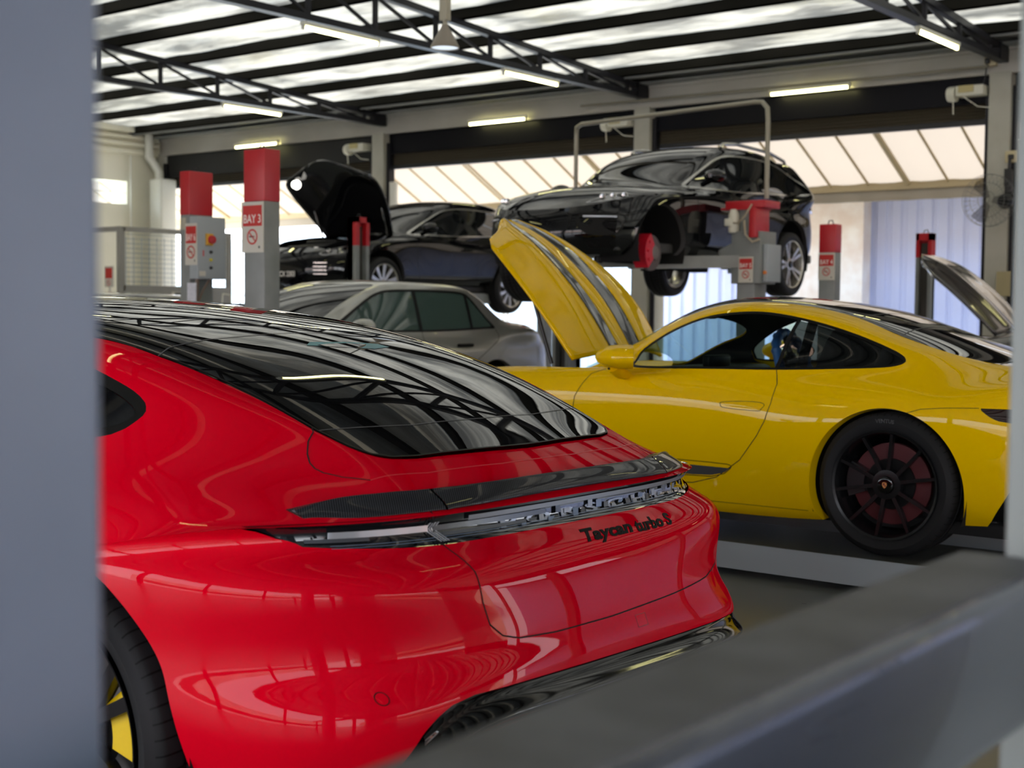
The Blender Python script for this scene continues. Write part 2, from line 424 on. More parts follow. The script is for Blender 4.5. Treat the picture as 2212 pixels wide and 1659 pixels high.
    def build(s, name, m, parent=None, smooth=None, **k):
        me = bpy.data.meshes.new(name); me.from_pydata(s.v, [], s.f); me.update()
        me.polygons.foreach_set('use_smooth', s.sm if smooth is None else [smooth]*len(s.f))
        bm = bmesh.new(); bm.from_mesh(me); bmesh.ops.recalc_face_normals(bm, faces=bm.faces[:])
        for e in bm.edges:
            if len(e.link_faces) == 2 and e.calc_face_angle(0) > .7: e.smooth = False
        bm.to_mesh(me); bm.free(); return link(name, me, parent, m, False, **k)
_txt = {}
def text_piece(body, size, ext=.002, shear=0., fit=None, bold=0.):
    """letters as (x right, y up, z out) points"""
    c = bpy.data.curves.new('t', 'FONT'); c.body = body; c.size = size; c.extrude = ext; c.shear = shear; c.align_x = 'CENTER'; c.resolution_u = 3; c.offset = bold
    o = bpy.data.objects.new('t', c); COL.objects.link(o); dg = bpy.context.evaluated_depsgraph_get(); me = o.evaluated_get(dg).to_mesh()
    V = np.array([v.co[:] for v in me.vertices]); F = [tuple(p.vertices) for p in me.polygons]
    o.evaluated_get(dg).to_mesh_clear(); bpy.data.objects.remove(o); bpy.data.curves.remove(c)
    if fit: V[:, 0] *= fit/(V[:, 0].max()-V[:, 0].min())
    V[:, 0] -= (V[:, 0].max()+V[:, 0].min())/2
    return V, F
def flat_text(name, body, size, m, parent, o, right, up, ext=.001, fit=None, bold=0., shear=0.):
    V, F = text_piece(body, size, ext, shear, fit, bold); r, u = Vector(right).normalized(), Vector(up).normalized(); n = r.cross(u)
    me = bpy.data.meshes.new(name); me.from_pydata([tuple(Vector(o)+r*v[0]+u*v[1]+n*v[2]) for v in V], [], F); me.update()
    return link(name, me, parent, m)
# ---------------------------------------------------------------- shared materials
M = {}
M['red_steel'] = mat('red painted steel', (.50, .012, .02), .38)
M['grey_steel'] = noise_mat('grey green painted steel', (.20, .215, .205), (.26, .275, .27), 3, .42)
M['box_grey'] = mat('light grey enamel', (.36, .40, .42), .4)
M['dark_steel'] = mat('dark blue grey steel', (.012, .012, .016), .4, spec=.3)
M['black'] = mat('black plastic', (.008, .008, .009), .45)
M['white_card'] = mat('off white card', (.62, .60, .52), .6)
M['sign_red'] = mat('sign red', (.55, .02, .015), .5)
M['sign_white'] = mat('sign lettering', (.85, .82, .76), .5)
M['cream'] = noise_mat('cream painted wall', (.78, .75, .60), (.86, .83, .69), .8, .7)
M['beam'] = noise_mat('grey cream painted beam', (.44, .42, .37), (.52, .50, .45), 1.2, .6)
M['tube'] = mat('fluorescent tube', (1, 1, .8), .4, emit=(1, .93, .42), es=9)
M['housing'] = mat('white lamp housing', (.75, .74, .62), .45)
M['chrome'] = mat('chrome', (.7, .7, .7), .12, 1.)
M['yellow_light'] = mat('yellow knob', (.7, .6, .05), .35)
M['rubber'] = noise_mat('tyre rubber', (.012, .012, .013), (.02, .02, .021), 30, .62)

WY = 18.0
COLX = [-23.5, -17.15, -11.56, -6.09, -.6, 4.9, 10.4, 15.9]
def roof_z(y): return 4.8+.06*(WY-y) if y > 5.5 else 4.8+.06*(WY-5.5)-.06*(5.5-y)
def struct(name, b, m, parent=None, **k): o = b.build(name, m, parent, **k); o['kind'] = 'structure'; return o
# floor
floor_m = noise_mat('grey epoxy floor', (.155, .168, .155), (.20, .215, .20), 1.3, .22, .38, .05, 6)
struct('floor', MB().box((-24, -7.2, -.2), (18.2, 18.3, 0)), floor_m)
yard_m = noise_mat('concrete yard', (.42, .41, .38), (.52, .50, .47), .6, .8)
struct('floor_yard', MB().box((-60, -60, -.25), (60, -7.2, -.02)).box((-60, 18.3, -.25), (60, 60, -.02)).box((18.2, -7.2, -.25), (60, 18.3, -.02)), yard_m)
# roof foil with sagging bays
PY = [17.26-1.23*k for k in range(20)]
def ceiling():
    ys = np.arange(-7.3, 18.35, .085); xs = np.arange(-24, 18.3, .17); rs = np.random.RandomState(3)
    X, Y = np.meshgrid(xs, ys, indexing='ij'); base = np.vectorize(roof_z)(Y)+.15
    t = ((17.26-Y) % 1.23)/1.23; sag = .07*np.sin(np.pi*t)**.8
    n = np.zeros_like(X)
    for a, b, s in ((1.3, 5, .012), (2.9, 9, .008), (6.1, 4, .007), (.4, 2.2, .015), (11, 13, .004)): n += s*np.sin(a*X+rs.rand()*9+np.sin(b*.35*Y+X*.7)*1.5)*np.cos(b*Y+rs.rand()*6+.6*np.sin(a*X))
    Z = base-sag*(1+.35*np.sin(.9*X+2*np.floor((17.26-Y)/1.23)))+n*1.2*(.3+np.sin(np.pi*t))
    P = piece(np.stack([X, Y, Z], -1)); P.F = [f[::-1] for f in P.F]
    m = noise_mat('silver foil insulation', (.62, .58, .47), (.88, .86, .78), 1.6, .25, .42, .6, 5, (1, 3.0, 1), .75, bscale=22, bdist=.02)
    nt = m.node_tree; L = nt.links.new; pb = nt.nodes['Principled BSDF']; out = nt.nodes['Material Output']
    tr = nt.nodes.new('ShaderNodeBsdfTranslucent'); mx = nt.nodes.new('ShaderNodeMixShader'); mx.inputs[0].default_value = .55
    tc = nt.nodes.new('ShaderNodeTexCoord'); mp = nt.nodes.new('ShaderNodeMapping'); mp.inputs['Scale'].default_value = (.55, 1.9, 1); mp.inputs['Rotation'].default_value = (0, 0, .25)
    n2 = nt.nodes.new('ShaderNodeTexNoise'); n2.inputs['Scale'].default_value = 1.0; n2.inputs['Detail'].default_value = 7; n2.inputs['Roughness'].default_value = .6
    r2 = nt.nodes.new('ShaderNodeValToRGB'); e = r2.color_ramp.elements; e[0].position = .40; e[0].color = (.04, .04, .036, 1); e[1].position = .60; e[1].color = (.19, .18, .15, 1)
    L(tc.outputs['Object'], mp.inputs[0]); L(mp.outputs[0], n2.inputs['Vector']); L(n2.outputs['Fac'], r2.inputs[0]); L(r2.outputs[0], tr.inputs[0])
    L(pb.outputs[0], mx.inputs[1]); L(tr.outputs[0], mx.inputs[2]); L(mx.outputs[0], out.inputs['Surface'])
    o = put(P, 'ceiling', m, custom=False); o['kind'] = 'structure'
ceiling()
b_ = MB()
for y0 in np.arange(-7.4, 8.4, 1.32): z0, z1 = roof_z(y0)+.5, roof_z(y0+1.18)+.5; b_.add([(-24, y0, z0), (18.3, y0, z0), (18.3, y0+1.18, z1), (-24, y0+1.18, z1)], [(0, 1, 2, 3)])
b_.build('ceiling_sun_blocker', M['dark_steel'])['kind'] = 'structure'  # unseen slatted sheets, added to keep sun off the foil near the camera
purlin_m = mat('dark brown purlin steel', (.011, .010, .007), .6, spec=.1)
for k, y in enumerate(PY):
    z = roof_z(y)
    struct('trim_%d' % (k+1), MB().box((-24, y-.03, z), (18.2, y+.03, z+.17)).box((-24, y-.03, z), (18.2, y+.05, z+.012)), purlin_m)
# back wall: beam, soffit, fascia, roller doors
struct('wall_back', MB().box((-24, WY, 4.46), (18.2, WY+.3, 4.90)).box((-24, WY-.06, 4.46), (18.2, WY+.3, 4.50)).box((-24, WY-.05, 4.76), (18.2, WY, 4.80)), M['beam'])
struct('trim_21', MB().box((-24, 17.30, 4.87), (18.2, 18.3, 4.885)).box((-24, 17.70, 4.80), (18.2, 17.98, 4.812)).box((-24, 17.30, 4.82), (18.2, 17.34, 4.87)), mat('grey soffit sheet', (.34, .35, .34), .5))
steel_m = noise_mat('pale grey column paint', (.42, .41, .34), (.50, .49, .42), 2, .55)
black_m = mat('black fascia paint', (.004, .004, .007), .4, spec=.15)
char_m = noise_mat('charcoal fascia paint', (.014, .014, .0135), (.019, .019, .018), 1, .75)
roll_m = mat('brown grey roller slats', (.10, .085, .06), .5, spec=.3)
pipe_m = mat('white downpipe', (.75, .75, .68), .35)
for k, x in enumerate(COLX):
    struct('trim_%d' % (22+k), MB().box((x-.16, WY-.10, 0), (x+.12, WY+.12, 4.48)), steel_m)
for k in range(7):
    a, b = COLX[k]+.14, COLX[k+1]-.18; g = empty('door_%d' % (k+1), ((a+b)/2, WY, 0)); g['kind'] = 'structure'
    if k == 0: a += .1
    L_ = (b-a)/2; zf, zr = (4.02, 3.78) if k == 0 else (4.12, 3.84)
    MB().box((-L_, .04, zf), (L_, .16, 4.46)).box((-L_, 0, zf-.012), (L_, .05, zf+.012)).build('fascia', char_m if k == 0 else black_m, g)
    s = MB(); n = 5; pr = []
    for j in range(n*6+1): z = zr+.06+(zf-zr-.06)*j/(n*6); pr.append((z, .10+.018*math.cos(2*math.pi*j/6)))
    V = [(sx_, y_, z_) for z_, y_ in pr for sx_ in (-L_, L_)]; s.add(V, [(2*i, 2*i+1, 2*i+3, 2*i+2) for i in range(len(pr)-1)], True); s.build('roller_slats', roll_m, g)
    MB().box((-L_, .06, zr), (L_, .13, zr+.07)).build('bottom_bar', M['black'], g)
    for sd in (-1, 1): MB().box((sd*L_-.05, -.02, 0), (sd*L_+.05, .12, 4.3)).build('guide_rail', M['dark_steel'], g)
    if k > 0: MB().lathe([(.075, 0), (.075, 3.6)], (-L_-.0+.14, -.0, .0), 'z', 20).build('downpipe', pipe_m, g)
# left wall with glass blocks
struct('wall_left', MB().box((-24, -7.3, 0), (-23.5, 16.10, 5.6)).box((-24, 17.18, 0), (-23.5, 18.3, 5.0)).box((-24, 16.1, 0), (-23.5, 17.18, 3.42)).box((-24, 16.1, 3.88), (-23.5, 17.18, 5.0)), M['cream'])
struct('trim_31', MB().box((-23.5, -7, 4.44), (-23.42, 17.9, 4.52)).box((-23.5, -7, 4.60), (-23.38, 17.9, 4.66)).box((-23.5, -7, 4.74), (-23.4, 17.9, 4.80)).box((-23.5, -7, 4.86), (-23.3, 17.9, 5.0)), M['cream'])
win = empty('window_1', (-23.6, 16.64, 3.65)); win['kind'] = 'structure'
gm = see_through('glass block', (.93, .97, 1), .965, .15)
for j in range(5):
    for i in range(2): MB().box((-.05, -.54+j*.216+.008, -.23+i*.23+.008), (.05, -.54+(j+1)*.216-.008, -.23+(i+1)*.23-.008), .012).build('glass_block', gm, win)
MB().box((-.03, -.54, -.008), (.03, .54, .008)).build('mortar', M['cream'], win)
struct('trim_32', MB().tube([(-23.33, 17.6, 5.0), (-23.33, 17.6, 4.4), (-23.2, 17.75, 4.1), (-23.2, 17.75, 0)], .09, 16).tube([(-23.4, 17.2, 4.4), (-23.4, 17.2, 0)], .02, 8), pipe_m)
struct('trim_33', MB().box((-23.28, 17.55, 0), (-22.88, 17.95, 3.95), .05), pipe_m)
# front of the hall behind the photographer, side end
struct('wall_front', MB().box((-24, -7.5, 4.5), (18.2, -7.2, 5.2)).box((-24, -7.5, 0), (-21, -7.2, 5)).box((15, -7.5, 0), (18.2, -7.2, 5)), M['beam'])
struct('wall_right', MB().box((18.2, -7.5, 3.4), (18.4, 18.3, 5.8)).box((18.2, 11, 0), (18.4, 18.3, 5.8)).box((18.2, -7.5, 0), (18.4, -1, 5.8)), M['cream'])
for k, x in enumerate((-17.15, -11.56, -6.09, -.6, 4.9, 10.4)): struct('trim_%d' % (34+k), MB().box((x-.14, -7.35, 0), (x+.14, -7.1, 5)), M['dark_steel'])
struct('wall_reflection_salmon', MB().box((22.5, -12, .0), (22.6, 16, 1.0)).box((22.5, -12, 1.9), (22.6, 16, 2.6)), noise_mat('salmon reflection strip', (.55, .25, .18), (.66, .34, .26), 2, .7, stretch=(1, 8, .1)))  # unseen fence, added so the red tail reflects salmon strips
struct('wall_reflection_dark', MB().box((22.55, -14, 1.0), (22.7, 18, 1.9)).box((22.55, -14, 2.6), (22.7, 18, 3.0)), M['dark_steel'])  # unseen dark bands, added to break up the reflection in the red tail
# ---- outside
def corrugated(name, x0, x1, y, z0, z1, pitch, m, kind='structure'):
    V = []; n = int((x1-x0)/pitch); 
    for i in range(n):
        for a, d in ((0, 0), (.55, 0), (.65, .035), (.9, .035)): V.append((x0+(i+a)*pitch, y+d))
    s = MB(); s.add([(u, v, z) for u, v in V for z in (z0, z1)], [(2*i, 2*i+2, 2*i+3, 2*i+1) for i in range(len(V)-1)]); o = s.build(name, m); o['kind'] = kind; return o
blue_m = noise_mat('pale blue corrugated sheet', (.56, .62, .88), (.60, .66, .92), .4, .55)
corrugated('wall_outside', -15.6, 22, 25.0, 0, 3.7, .30, blue_m)
corrugated('wall_outside_left', -48, -15.6, 25.0, 0, 3.2, .30, noise_mat('whitened outdoor sheet', (.70, .80, .86), (.80, .88, .92), .5, .6))  # left sheet whitened in its colour to stand for bright outdoors
struct('wall_yard', MB().box((-12.6, 24.6, 0), (-10.9, 24.95, 5)), noise_mat('weathered white block wall', (.80, .70, .62), (.92, .90, .86), 2.5, .8))
can = bpy.data.materials.new('cream canopy fabric'); can.use_nodes = True; nt = can.node_tree; nt.nodes.clear(); L = nt.links.new
o_ = nt.nodes.new('ShaderNodeOutputMaterial'); d_ = nt.nodes.new('ShaderNodeBsdfDiffuse'); t_ = nt.nodes.new('ShaderNodeBsdfTranslucent'); x_ = nt.nodes.new('ShaderNodeMixShader')
d_.inputs[0].default_value = (.62, .52, .40, 1); t_.inputs[0].default_value = (.135, .115, .094, 1); x_.inputs[0].default_value = .55
L(d_.outputs[0], x_.inputs[1]); L(t_.outputs[0], x_.inputs[2]); L(x_.outputs[0], o_.inputs[0])
rib_m = mat('tan canopy rib', (.38, .30, .16), .6); val_m = noise_mat('brown grey valance', (.26, .22, .16), (.32, .28, .21), 1.5, .7, stretch=(.3, 1, 6))
for k, (a, b) in enumerate(((-34, -17.16), (-17.14, -11.57), (-11.55, -6.10), (-6.08, -.61), (-.59, 4.89), (4.91, 10.4))):
    c = empty('canopy', ((a+b)/2, 18.3, 0), label=('cream fabric awning glowing outside the door by the cream wall', 'cream fabric awning outside the opening behind the raised car with open hood', 'cream fabric awning outside the widest lit opening at the blue wall', 'cream fabric awning outside the bay past the white column', 'cream fabric awning outside a far bay beyond the frame', 'cream fabric awning outside the last bay')[k], cat='awning', group='awnings outside the doors')
    h = (b-a)/2; n = 24; nr_ = 9 if h < 4 else 25
    G = np.array([[(-h+2*h*i/n, .0+3.3*j/8, 5.2-1.7*j/8-.03*abs(math.sin(math.pi*i/n*8))) for j in range(9)] for i in range(n+1)]); put(piece(G), 'fabric', can, c, custom=False)
    for i in range(nr_): x = -h+.04+2*(h-.04)*i/(nr_-1); r = .05 if i % 8 == 4 else .022; MB().tube([(x, 0, 5.16), (x, 3.3, 3.47)], r, 8).build('rib', rib_m, c)
    MB().box((-h, 3.28, 3.38), (h, 3.34, 3.50)).build('front_bar', rib_m, c)
    V = np.array([[(-h+2*h*i/60, 3.33+.03*math.sin(i*.9)*j, 3.40-.20*j) for j in range(2)] for i in range(61)]); put(piece(V), 'valance', val_m, c, custom=False)
    for sd in (-1, 1): MB().tube([(sd*(h-.04), 3.3, 3.45), (sd*(h-.04), 3.3, 0)], .03, 8).build('pole', pipe_m, c)
struct('ceiling_wall_shade', MB().box((-15.6, 22.4, 3.72), (22, 27, 3.8)), roll_m)  # unseen eave, added to shade the blue wall
# across the street
far_m = noise_mat('pink grey shop front', (.48, .36, .34), (.62, .52, .48), .5, .8)
struct('wall_street', MB().box((-40, -34, 0), (30, -33, 7)).box((50, -30, 0), (51, 40, 6.5)), far_m)
for k in range(9): MB().box((-36+7.4*k, -33.1, 3.0), (-31+7.4*k, -31.5, 3.3)).build('trim_%d' % (41+k), M['white_card'])['kind'] = 'structure'
struct('trim_50', MB().box((-38, -33.05, .1), (28, -32.95, 2.7)), mat('dark shop glass', (.03, .03, .035), .1))

# ---- roof trusses
def truss(x, label):
    t = empty('roof_truss', (x, 0, 0), label=label, cat='truss', group='steel roof trusses')
    MB().bar((0, -7, 4.64), (0, WY-.05, 4.64), .09, .075).box((-.06, -7, 4.595), (.06, WY-.05, 4.603)).build('bottom_chord', M['dark_steel'], t)
    MB().bar((0, -7, roof_z(-7)-.05), (0, 5.5, roof_z(5.5)-.05), .09, .08).bar((0, 5.5, roof_z(5.5)-.05), (0, WY-.05, roof_z(WY)-.04), .09, .08).build('top_chord', M['dark_steel'], t)
    MB().box((-.06, WY-.35, 4.60), (.06, WY-.04, 4.82)).build('end_plate', M['dark_steel'], t)
    y = 17.45; k = 0
    while y > -6.5:
        z = roof_z(y)-.08; MB().bar((0, y, 4.66), (0, y, z), .05, .05, (0, 1, 0)).build('web_post', M['dark_steel'], t)
        if y-1.09 > -6.5: zz = roof_z(y-1.09)-.08; MB().bar((0, y, 4.67), (0, y-1.09, zz), .035, .035).build('web_brace', M['dark_steel'], t)
        y -= 1.09
    return t
TL = {-17.07: 'dark steel lattice truss nearest the cream wall', -11.56: 'dark steel lattice truss behind the bell pendant lamp', -6.09: 'dark steel lattice truss ending at the column with the wall fan', -.6: 'dark steel lattice truss over the bay past the wall fan', 4.9: 'dark steel lattice truss two bays past the wall fan'}
for x, l in TL.items(): truss(x, l)
# ---- fluorescent tubes
def tube_light(p, ax, label, rx=0.):
    t = empty('tube_light', p, 0 if ax == 'y' else R(90), label=label, cat='lamp', group='fluorescent tube lights')
    MB().box((-.035, -.62, .0), (.035, .62, .045), .008).build('housing', M['housing'], t)
    MB().lathe([(.0001, -.6), (.017, -.6), (.017, .6), (.0001, .6)], (0, 0, -.025), 'y', 14).build('tube', M['tube'], t)
    for s_ in (-1, 1): MB().box((-.02, s_*.6-.012, -.045), (.02, s_*.6+.012, 0)).build('lamp_holder', M['housing'], t)
    if ax == 'y':
        for s_ in (-1, 1): MB().tube([(0, s_*.55, .04), (0, s_*.55, .10)], .006, 6).build('hanger', M['dark_steel'], t)
for x, y, l in ((-11.52, 15.02, 'tube light under the middle truss nearest the wall beam'), (-11.52, 11.4, 'tube light under the middle truss left of the bell pendant lamp'), (-17.03, 14.86, 'tube light under the truss nearest the cream wall'), (-6.05, 15.6, 'double lit tube light under the truss at the wall fan'),
                (-11.52, 7.6, 'tube light under the middle truss above the red car'), (-6.05, 11.2, 'tube light under the right truss above the yellow car'), (-6.05, 7.0, 'tube light above the tail of the yellow car'), (-6.05, 2.5, 'tube light over the red car roof'), (-.6, 5.0, 'tube light over the aisle by the camera'), (-.6, 9.5, 'tube light over the aisle near the yellow car')):
    tube_light((x, y, 4.53), 'y', l)
for x, l in ((-14.4, 'tube light along the wall beam above the raised car with open hood'), (-20.36, 'tube light along the wall beam above the two red post caps'), (-8.77, 'tube light along the wall beam above the lifted black car'), (-3.2, 'tube light along the beam past the wall fan'), (2.0, 'tube light along the beam in the far bay')):
    tube_light((x, 17.86, 4.49), 'x', l)
# ---- pendant
pn = empty('pendant_lamp', (-8.66, 9.94, 3.83), label='bell shaped grey pendant lamp hanging below the roof', cat='lamp')
MB().lathe([(.135, 0), (.137, .015), (.12, .05), (.09, .11), (.06, .16), (.035, .20), (.03, .22)], (0, 0, 0), 'z', 40).build('shade', mat('grey brown shade', (.24, .21, .17), .45), pn)
MB().lathe([(.0001, .01), (.128, .01), (.128, .02), (.0001, .02)], (0, 0, 0), 'z', 40).build('diffuser', mat('lamp lens', (.8, .85, .9), .2, emit=(.8, .9, 1), es=.5), pn)
MB().box((-.045, -.035, .26), (.045, .035, .95), .006).tube([(0, 0, .2), (0, 0, .28)], .02).build('gear_box', mat('cream gear box', (.42, .39, .30), .5), pn)
MB().tube([(0, 0, .94), (0, 0, 1.62)], .012, 8).build('hanging_rod', M['dark_steel'], pn)
# ---- roller shutter motors, outlets, pipes, fan
for x, y, z, l in ((-11.98, 17.78, 4.27, 'white shutter motor beside the middle column'), (-6.5, 17.78, 4.26, 'white shutter motor beside the column with the wall fan'), (-17.62, 17.78, 4.25, 'white shutter motor beside the column left of the open hood')):
    g = empty('shutter_motor', (x, y, z), label=l, cat='motor', group='roller shutter motors')
    MB().lathe([(.0001, -.06), (.09, -.06), (.1, -.03), (.1, .05), (.0001, .05)], (-.2, .04, -.03), 'x', 24).build('chain_wheel', M['housing'], g)
    MB().box((-.14, -.03, -.07), (.22, .2, .06), .01).build('gear_case', M['housing'], g)
    MB().box((-.1, -.045, -.03), (.1, -.03, .06)).build('rating_label', mat('aged yellow label', (.55, .47, .22), .5), g)
    MB().tube([(-.17, -.02, -.12), (-.17, .0, -.3)], .008, 6).tube([(-.05, -.02, -.07), (.15, .0, -.22), (.3, .04, -.24)], .006, 6).build('pull_cord', M['housing'], g)
g = empty('power_outlet', (-6.28, 17.965, 4.64), label='cream power outlet with black plug high on the beam', cat='outlet')
MB().box((-.06, -.03, -.07), (.1, .03, .07), .01).build('plate', mat('cream outlet', (.6, .52, .32), .5), g)
MB().box((-.04, -.07, -.04), (.02, -.03, .03), .008).tube([(-.01, -.06, -.03), (-.03, -.05, -.2), (-.06, -.02, -.3)], .01, 6).build('plug', M['black'], g)
g = empty('switch_panel', (-5.93, 17.86, 3.2), label='cream switch with black cable on the column under the beam', cat='switch')
MB().box((-.07, -.03, .1), (.09, .0, .25), .01).build('plate', mat('cream switch', (.58, .5, .3), .5), g)
MB().box((-.02, -.07, .14), (.05, -.03, .2), .01).tube([(0, -.05, .15), (.0, -.06, .0)], .02, 8).box((-.05, -.08, -.3), (.05, -.02, -.0), .01).build('plug', M['black'], g)
g = empty('wall_fan', (-5.95, 17.75, 2.80), label='black wall fan with round wire guard on the cream column', cat='fan')
MB().lathe([(.0001, -.1), (.07, -.09), (.10, -.02), (.09, .06), (.0001, .1)], (0, 0, -.0), 'y', 24).build('motor', M['black'], g)
MB().tube([(0, .1, .0), (0, .05, .25)], .03, 8).box((-.04, .04, .2), (.04, .13, .42)).build('bracket', M['black'], g)
fr = MB()
for r_, y_ in ((.33, -.30), (.22, -.34), (.11, -.36), (.33, -.22)): fr.tube([(-.12+r_*math.cos(a), y_, r_*math.sin(a)) for a in np.linspace(0, 2*math.pi, 40, endpoint=False)], .003, 5, close=True)
for a in np.linspace(0, 2*math.pi, 30, endpoint=False): fr.tube([(-.12+.03*math.cos(a), -.37, .03*math.sin(a)), (-.12+.22*math.cos(a), -.34, .22*math.sin(a)), (-.12+.33*math.cos(a), -.26, .33*math.sin(a)), (-.12+.2*math.cos(a), -.17, .2*math.sin(a))], .0016, 4)
fr.build('wire_guard', mat('grey guard wire', (.12, .12, .12), .4), g)
bl = MB()
for a in (0, 2.1, 4.2):
    c_, s_ = math.cos(a), math.sin(a)
    bl.add([(-.12+c_*u-s_*v, -.26+w_, s_*u+c_*v) for u, v, w_ in ((.03, -.03, 0), (.28, -.1, -.02), (.30, .03, .01), (.25, .1, .03), (.05, .04, .02))], [(0, 1, 2, 3, 4)])
bl.build('blades', see_through('smoky fan blade', (.7, .7, .7), .6), g)
g = empty('paper_notice', (-5.98, 17.86, 1.75), label='small tan notice sheet on the cream column low down', cat='notice')
MB().box((-.09, -.015, -.16), (.09, 0, .16)).build('sheet', mat('tan sheet', (.42, .36, .2), .6), g)
pm = mat('galvanised conduit', (.30, .28, .22), .4, .3)
o = MB().tube([(-12.6, 17.72, 4.56), (-7.6, 17.72, 4.53), (-6.2, 17.7, 4.53)], .02, 8).build('conduit_pipe', pm); tag(o, 'thin conduit running level along the wall beam', 'pipe', 'conduit pipes')
o = MB().tube([(-9.92, 13.86, 2.88), (-9.92, 13.86, 3.50), (-9.90, 13.84, 3.60), (-9.80, 13.80, 3.63), (-7.22, 13.40, 3.63), (-7.12, 13.38, 3.62), (-7.05, 13.37, 3.55), (-7.04, 13.37, 3.42), (-7.04, 13.37, 2.58)], .026, 12).build('conduit_pipe', pm); tag(o, 'conduit bridging the two lift posts over the lifted black car', 'pipe', 'conduit pipes')
# ---------------------------------------------------------------- lift posts and signs
def no_smoking(b_red, b_blk, o, s):
    x, y, z = o
    n = 28
    for i in range(n):
        a, c = 2*math.pi*i/n, 2*math.pi*(i+1)/n
        b_red.add([(x+s*r*math.cos(q), y, z+s*r*math.sin(q)) for q, r in ((a, .78), (c, .78), (c, 1), (a, 1))], [(0, 1, 2, 3)])
    b_red.add([(x+s*u, y-.0006, z+s*v) for u, v in ((-.66, .54), (-.54, .66), (.66, -.54), (.54, -.66))], [(0, 1, 2, 3)])
    b_blk.add([(x+s*u, y+.0003, z+s*v) for u, v in ((-.6, -.06), (.25, -.06), (.25, .1), (-.6, .1))], [(0, 1, 2, 3)])
    b_red.add([(x+s*u, y+.0003, z+s*v) for u, v in ((.3, -.06), (.45, -.06), (.45, .1), (.3, .1))], [(0, 1, 2, 3)])
def bay_sign(parent, x, y, z, w, h, text):
    """sign on a face that looks to -Y; x, z: its centre"""
    g = MB().box((x-w/2, y-.006, z-h/2), (x+w/2, y, z+h/2)).build('bay_sign', M['white_card'], parent)
    r, k = MB(), MB()
    r.box((x-w*.43, y-.0085, z+h*.02), (x+w*.43, y-.006, z+h*.43)); r.build('red_panel', M['sign_red'], g)
    r = MB(); no_smoking(r, k, (x+w*.0, y-.0085, z-h*.19), h*.155); r.build('no_smoking_symbol', M['sign_red'], g)
    k.box((x+w*.28, y-.008, z-h*.42), (x+w*.34, y-.0065, z-h*.375)).build('cigarette', M['black'], g)
    if text: flat_text('lettering', text, h*.235, M['sign_white'], g, (x, y-.0095, z+h*.085), (1, 0, 0), (0, 0, 1), .0004, w*.77, .0009)
    return g
def lift_post(x, y, wx, wy, top, red, label, group='two post lift columns', slot=None, sign=None, eyelet=True):
    """x, y: its corner nearest the camera (greatest x, least y)"""
    t = empty('lift_post', (x, y, 0), label=label, cat='lift post', group=group)
    def shell(z0, z1, name, m, e=0.):
        b = MB()
        if slot is None: b.box((-wx-e, -e, z0), (e, wy+e, z1), .006)
        elif slot == 'y':
            b.box((-wx-e, -e, z0), (-wx+wx*.2, wy+e, z1)).box((-wx*.2, -e, z0), (e, wy+e, z1)).box((-wx, wy*.6, z0), (0, wy+e, z1))
            if e or name == 'red_cap': b.box((-wx-e, -e, z1-.09), (e, wy+e, z1))
        else:
            b.box((-wx-e, -e, z0), (e, wy*.24, z1)).box((-wx-e, wy*.76, z0), (e, wy+e, z1)).box((-wx-e, -e, z0), (-wx*.4, wy+e, z1))
            if e or name == 'red_cap': b.box((-wx-e, -e, z1-.07), (e, wy+e, z1))
        return b.build(name, m, t)
    shell(0, red, 'column', M['grey_steel']); shell(red, top, 'red_cap', M['red_steel'], .002)
    if slot: MB().box((-wx*.75, wy*.35, .1), (-wx*.3, wy*.65, top-.12)).build('chain', mat('greasy chain', (.03, .026, .018), .5), t)
    if eyelet: MB().tube([(-wx/2-.03, wy/2, top), (-wx/2-.02, wy/2, top+.04), (-wx/2+.02, wy/2, top+.045), (-wx/2+.035, wy/2, top)], .006, 8).build('eyelet', M['red_steel'] if slot is None and sign else M['dark_steel'], t)
    MB().box((-wx-.12, -.1, 0), (.12, wy+.1, .02)).build('base_plate', M['grey_steel'], t)
    if sign: bay_sign(t, *sign)
    return t
p = lift_post(-8.45, 7.5, .25, .165, 2.64, 2.22, 'tall grey lift post with red top and BAY 3 sign')
bay_sign(p, -.135, -.004, 2.01, .265, .41, 'BAY 3')
p = lift_post(-11.19, 8.93, .146, .30, 2.73, 2.29, 'grey lift post with red top, switch box and BAY 6 sign')
cb = MB().box((.0, .0, 1.64), (.13, .36, 2.27), .008).build('control_box', M['box_grey'], p)
MB().box((.128, .10, 1.98), (.145, .19, 2.10), .004).build('switch_plate', mat('switch yellow', (.70, .38, .03), .4), cb)
MB().lathe([(.0001, .175), (.04, .17), (.045, .145)], (0, .165, 2.04), 'x', 24).build('rotary_switch', M['red_steel'], cb)
for z, m in ((1.915, M['black']), (1.835, M['yellow_light']), (1.755, M['black'])): MB().lathe([(.0001, .15), (.014, .148), (.017, .13)], (0, .165, z), 'x', 18).build('push_button', m, cb)
MB().box((.130, .02, 1.67), (.1315, .10, 1.72)).build('worn_sticker', M['white_card'], cb)
MB().box((.130, .065, 1.87), (.1315, .08, 1.93)).build('warning_strip', M['sign_red'], cb)
bay_sign(p, .035, -.002, 1.99, .185, .42, 'BAY 6')
MB().box((-.12, -.004, 2.14), (-.05, 0, 2.26)).build('rating_label', mat('old label', (.45, .43, .33), .6), p)
MB().tube([(.05, .06, 1.64), (.05, .05, 1.5), (.03, .03, 1.2), (.03, .03, .4)], .02, 8).tube([(.07, .2, 1.64), (.06, .12, 1.52), (.04, .05, 1.35)], .012, 8).build('cable', mat('brown cable', (.22, .16, .13), .5), p)
MB().box((-.03, -.006, 1.30), (.11, .0, 1.60)).build('check_sheet', noise_mat('printed sheet', (.55, .56, .62), (.72, .72, .78), 60, .6), p)
